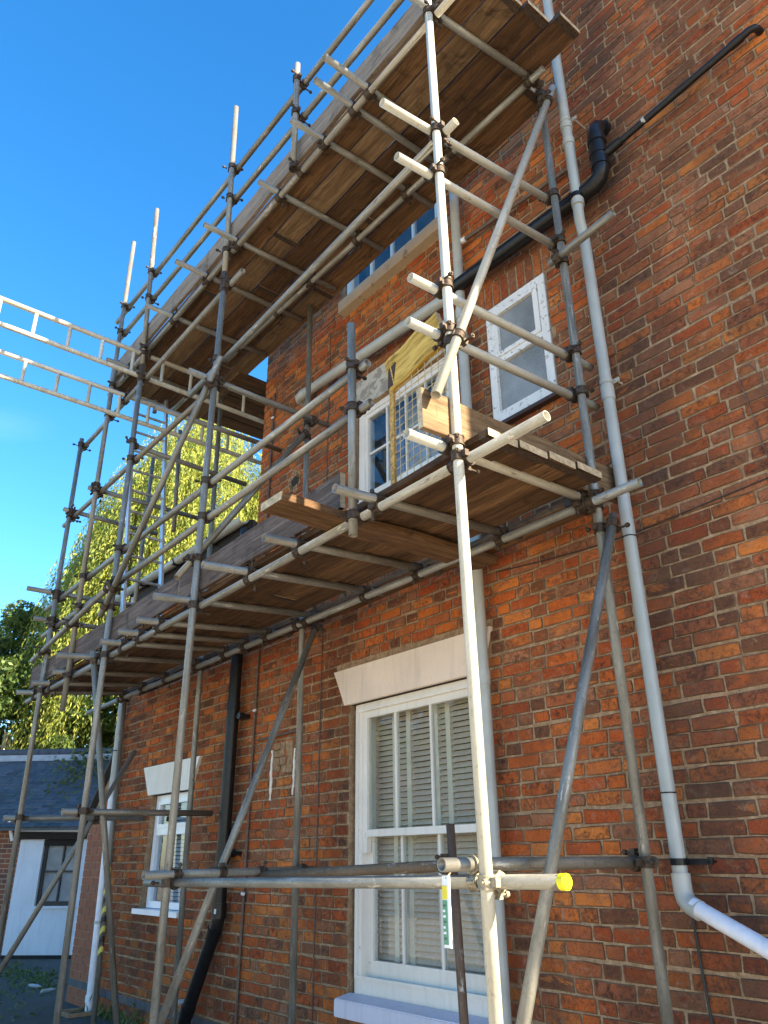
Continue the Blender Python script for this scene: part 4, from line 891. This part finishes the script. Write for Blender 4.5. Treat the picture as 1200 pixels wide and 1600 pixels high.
# ---------------------------------------------------------------- foliage
def leaf_mesh(name, P, D, Lw, mat, parent):
    """P centres (n,3), D long-axis unit vectors (n,3), Lw (n,2) half length / half width"""
    n = len(P); rnd = rng.normal(size=(n, 3)); W_ = np.cross(D, rnd); W_ /= np.linalg.norm(W_, axis=1, keepdims=True) + 1e-9
    a = D * Lw[:, :1]; b = W_ * Lw[:, 1:]
    V = np.stack([P - a, P + b, P + a, P - b], 1).reshape(-1, 3)
    me = bpy.data.meshes.new(name); me.vertices.add(4 * n); me.vertices.foreach_set('co', V.ravel()); me.loops.add(4 * n); me.loops.foreach_set('vertex_index', np.arange(4 * n, dtype=np.int32))
    me.polygons.add(n); me.polygons.foreach_set('loop_start', np.arange(0, 4 * n, 4, dtype=np.int32)); me.update(calc_edges=True); me.validate()
    return link(name, me, parent, mat)
def tree_trunk(parent, base, top, r, limbs, mat='bark'):
    mb = MB(); b, t = Vector(base), Vector(top); mb.path([b + (t - b) * k + Vector((random.gauss(0, .1), random.gauss(0, .1), 0)) * k for k in (0, .25, .5, .75, 1)], [r, r * .8, r * .65, r * .45, r * .25], 10)
    for _ in range(limbs):
        k = random.uniform(.4, .95); p = b + (t - b) * k; a = random.uniform(0, 6.283); l = random.uniform(.25, .45) * (t - b).length
        q = p + Vector((math.cos(a) * l * .6, math.sin(a) * l * .6, l * .55)); mb.path([p, (p + q) / 2 + Vector((0, 0, .1 * l)), q], [r * .3, r * .2, r * .06], 7)
    return child_of(mb.build('trunk', [mat]), parent)
# weeping willow
wil = empty('willow_tree', (-20.3, 7.5, 0)); tag(wil, 'tall sunlit yellow green weeping willow beyond the gable end', 'tree')
tree_trunk(wil, (-20.3, 7.5, 0), (-20.2, 7.4, 11.0), .45, 14)
P, D = [], []
clump = [(rng.uniform(0, 6.283), rng.uniform(.15, 1.0) ** .6) for _ in range(150)]
for _ in range(5200):
    ca, cr = clump[rng.integers(len(clump))]
    a = ca + rng.normal(0, .10); rr = min(1.05, abs(cr + rng.normal(0, .05)))
    r0 = rr * 4.8; zt = 13.9 - (rr ** 2.2) * 5.0 + rng.normal(0, .5) + .8 * math.sin(ca * 5)
    ln = rng.uniform(1.5, 4.6) + rr * 1.6; n = int(ln / .055)
    t = np.linspace(0, 1, n); swing = rng.normal(0, .25, 2)
    x = -20.3 + math.cos(a) * (r0 + .55 * np.sqrt(t)) + swing[0] * t; y = 7.2 + math.sin(a) * (r0 + .55 * np.sqrt(t)) + swing[1] * t; z = zt + .25 * np.sin(t * 3) - ln * t
    m = z > .8
    pts = np.stack([x, y, z], 1)[m] + rng.normal(0, .035, (m.sum(), 3)); P.append(pts)
    d = np.tile([0, 0, -1.0], (len(pts), 1)) + rng.normal(0, .42, (len(pts), 3)) + np.array([math.cos(a), math.sin(a), 0]) * .25; D.append(d / np.linalg.norm(d, axis=1, keepdims=True))
P = np.concatenate(P); D = np.concatenate(D)
leaf_mesh('crown', P, D, np.stack([rng.uniform(.05, .095, len(P)), rng.uniform(.012, .021, len(P))], 1), 'willow_leaf', None)
o = bpy.context.scene.collection.objects[-1] if False else bpy.data.objects['crown']; child_of(o, wil)
def bushy(name, label, centre, rad3, nclump, nleaf, size, mat, cat='tree', zmin=.2, trunk=True):
    t = empty(name, (centre[0], centre[1], 0)); tag(t, label, cat)
    if trunk: tree_trunk(t, (centre[0], centre[1], 0), (centre[0], centre[1], centre[2] + rad3[2] * .5), .25, 10)
    th = rng.uniform(0, 6.283, nclump); ph = np.arccos(rng.uniform(-1, 1, nclump)); rr = rng.uniform(.55, 1.0, nclump)
    cc = np.stack([np.sin(ph) * np.cos(th), np.sin(ph) * np.sin(th), np.cos(ph)], 1) * rr[:, None] * np.array(rad3) + np.array(centre)
    cs = rng.uniform(.22, .55, nclump) * min(rad3) * .6
    k = rng.integers(0, nclump, nleaf); off = rng.normal(0, 1, (nleaf, 3)); off /= np.linalg.norm(off, axis=1, keepdims=True); P = cc[k] + off * (cs[k] * rng.uniform(.4, 1.0, nleaf) ** .5)[:, None] * np.array([1, 1, .8])
    P = P[P[:, 2] > zmin]; D = rng.normal(0, 1, (len(P), 3)); D[:, 2] -= .5; D /= np.linalg.norm(D, axis=1, keepdims=True)
    c = leaf_mesh('crown', P, D, np.stack([rng.uniform(.7, 1.3, len(P)) * size, rng.uniform(.35, .6, len(P)) * size], 1), mat, None); child_of(c, t); return t
bushy('evergreen_tree', 'dark green bushy tree left of the willow behind the slate roof', (-22.5, 1.6, 4.6), (2.4, 2.9, 3.4), 170, 80000, .072, 'dark_leaf')
bushy('evergreen_tree', 'lower dark tree under the willow behind the outbuilding', (-19.6, 4.4, 3.4), (1.7, 2.4, 2.6), 120, 46000, .07, 'dark_leaf')
bushy('evergreen_tree', 'dark tree at the left edge behind the outbuilding', (-21.3, -1.6, 4.0), (2.0, 2.2, 3.3), 130, 60000, .072, 'dark_leaf')
# ivy creeping over the slate roof, moss and weeds
n = 420; uu = rng.normal(-.15, .30, n); tt = 1 - np.abs(rng.normal(0, .28, n)); tt = np.clip(tt, 0, 1.02)
P = np.array([list(sp(a, E0 + (E1 - E0) * b + .03, Z0 + (Z1 - Z0) * b + .05 + abs(rng.normal(0, .05)))) for a, b in zip(uu, tt)]); D = rng.normal(0, 1, P.shape); D /= np.linalg.norm(D, axis=1, keepdims=True)
tag(leaf_mesh('ivy', P, D, np.stack([rng.uniform(.03, .06, n), rng.uniform(.015, .03, n)], 1), 'weed_leaf', None), 'green creeper trailing over the slate roof ridge', 'creeper', None, 'stuff')
n = 1500; c = rng.integers(0, 16, n); cc = np.stack([rng.uniform(-13.4, -9.2, 16), rng.uniform(-.9, .7, 16)], 1)
P = np.concatenate([cc[c] + rng.normal(0, .28, (n, 2)) * np.array([1.3, .6]), np.abs(rng.normal(.012, .012, (n, 1)))], 1); D = rng.normal(0, 1, P.shape); D[:, 2] = np.abs(D[:, 2]); D /= np.linalg.norm(D, axis=1, keepdims=True)
keep = ~((P[:, 1] > -.03) & (P[:, 0] > -9.75)); P, D = P[keep], D[keep]
tag(leaf_mesh('moss', P, D, np.stack([rng.uniform(.015, .035, len(P)), rng.uniform(.008, .016, len(P))], 1), 'weed_leaf', None), 'moss and small weeds in patches on the yard', None, None, 'stuff')
n = 200; P = np.stack([rng.uniform(-8.95, -7.6, n), -np.abs(rng.normal(.04, .05, n)) - .01, np.abs(rng.normal(.03, .05, n))], 1); D = rng.normal(0, .5, P.shape); D[:, 2] = 1; D /= np.linalg.norm(D, axis=1, keepdims=True)
tag(leaf_mesh('weeds', P, D, np.stack([rng.uniform(.02, .05, n), rng.uniform(.006, .014, n)], 1), 'weed_leaf', None), 'weeds along the foot of the wall', None, None, 'stuff')
# drain gully and litter
gl = MB(); frame_parts_ = [(-8.98, -8.66, -.32, -.28), (-8.98, -8.66, -.05, -.01), (-8.98, -8.94, -.28, -.05), (-8.70, -8.66, -.28, -.05)]
for a, b, c, d in frame_parts_: gl.box(a, b, c, d, .002, .035)
gl.box(-8.94, -8.70, -.28, -.05, .002, .006, 1); tag(gl.build('drain_gully', ['mortar', 'dark_gap']), 'square drain gully under the white corner downpipe', 'drain')
def bottle(x, y, a, label):
    d = Vector((math.cos(a), math.sin(a), 0)); p = Vector((x, y, .034)); mb = MB(); mb.path([p, p + d * .02, p + d * .14, p + d * .18, p + d * .20], [.014, .020, .020, .009, .008], 12); tag(mb.build('plastic_bottle', ['clear_plastic']), label, 'bottle', 'litter on the yard')
bottle(-10.95, .0, .4, 'crushed clear plastic bottle lying on the mossy yard, farther of two'); bottle(-10.35, -.05, 2.0, 'clear plastic bottle lying nearer the low annex wall')
# across the yard (seen mirrored in the window glass, and bouncing daylight back)
bung = empty('bungalow', (-21.5, -15, 0)); tag(bung, 'cream rendered bungalow across the yard mirrored in the window glass', 'house')
mb = MB(); mb.box(-26, -17, -20, -14.5, 0, 2.6); mb.add([(-26, -14.5, 2.6), (-26, -20, 2.6), (-26, -17.25, 4.9), (-17, -14.5, 2.6), (-17, -20, 2.6), (-17, -17.25, 4.9)], [(0, 1, 2), (3, 5, 4)]); child_of(mb.build('wall', ['far_render']), bung)
mb = MB(); mb.hexa([(-26.3, -14.2, 2.5), (-16.7, -14.2, 2.5), (-16.7, -17.25, 4.9), (-26.3, -17.25, 4.9), (-26.3, -14.2, 2.6), (-16.7, -14.2, 2.6), (-16.7, -17.25, 5.02), (-26.3, -17.25, 5.02)]); mb.hexa([(-26.3, -20.3, 2.5), (-26.3, -17.25, 4.9), (-16.7, -17.25, 4.9), (-16.7, -20.3, 2.5), (-26.3, -20.3, 2.6), (-26.3, -17.25, 5.02), (-16.7, -17.25, 5.02), (-16.7, -20.3, 2.6)]); child_of(mb.build('roof', ['far_roof']), bung)
for x in (-24.5, -21.5, -18.5): mb = MB(); mb.box(x - .7, x + .7, -14.52, -14.47, 1.0, 2.1); child_of(mb.build('window', ['obscured_glass']), bung)
bushy('garden_tree', 'leafy garden tree across the yard mirrored in the window glass', (-16.3, -11.2, 4.0), (3.3, 2.4, 3.4), 110, 26000, .10, 'dark_leaf')
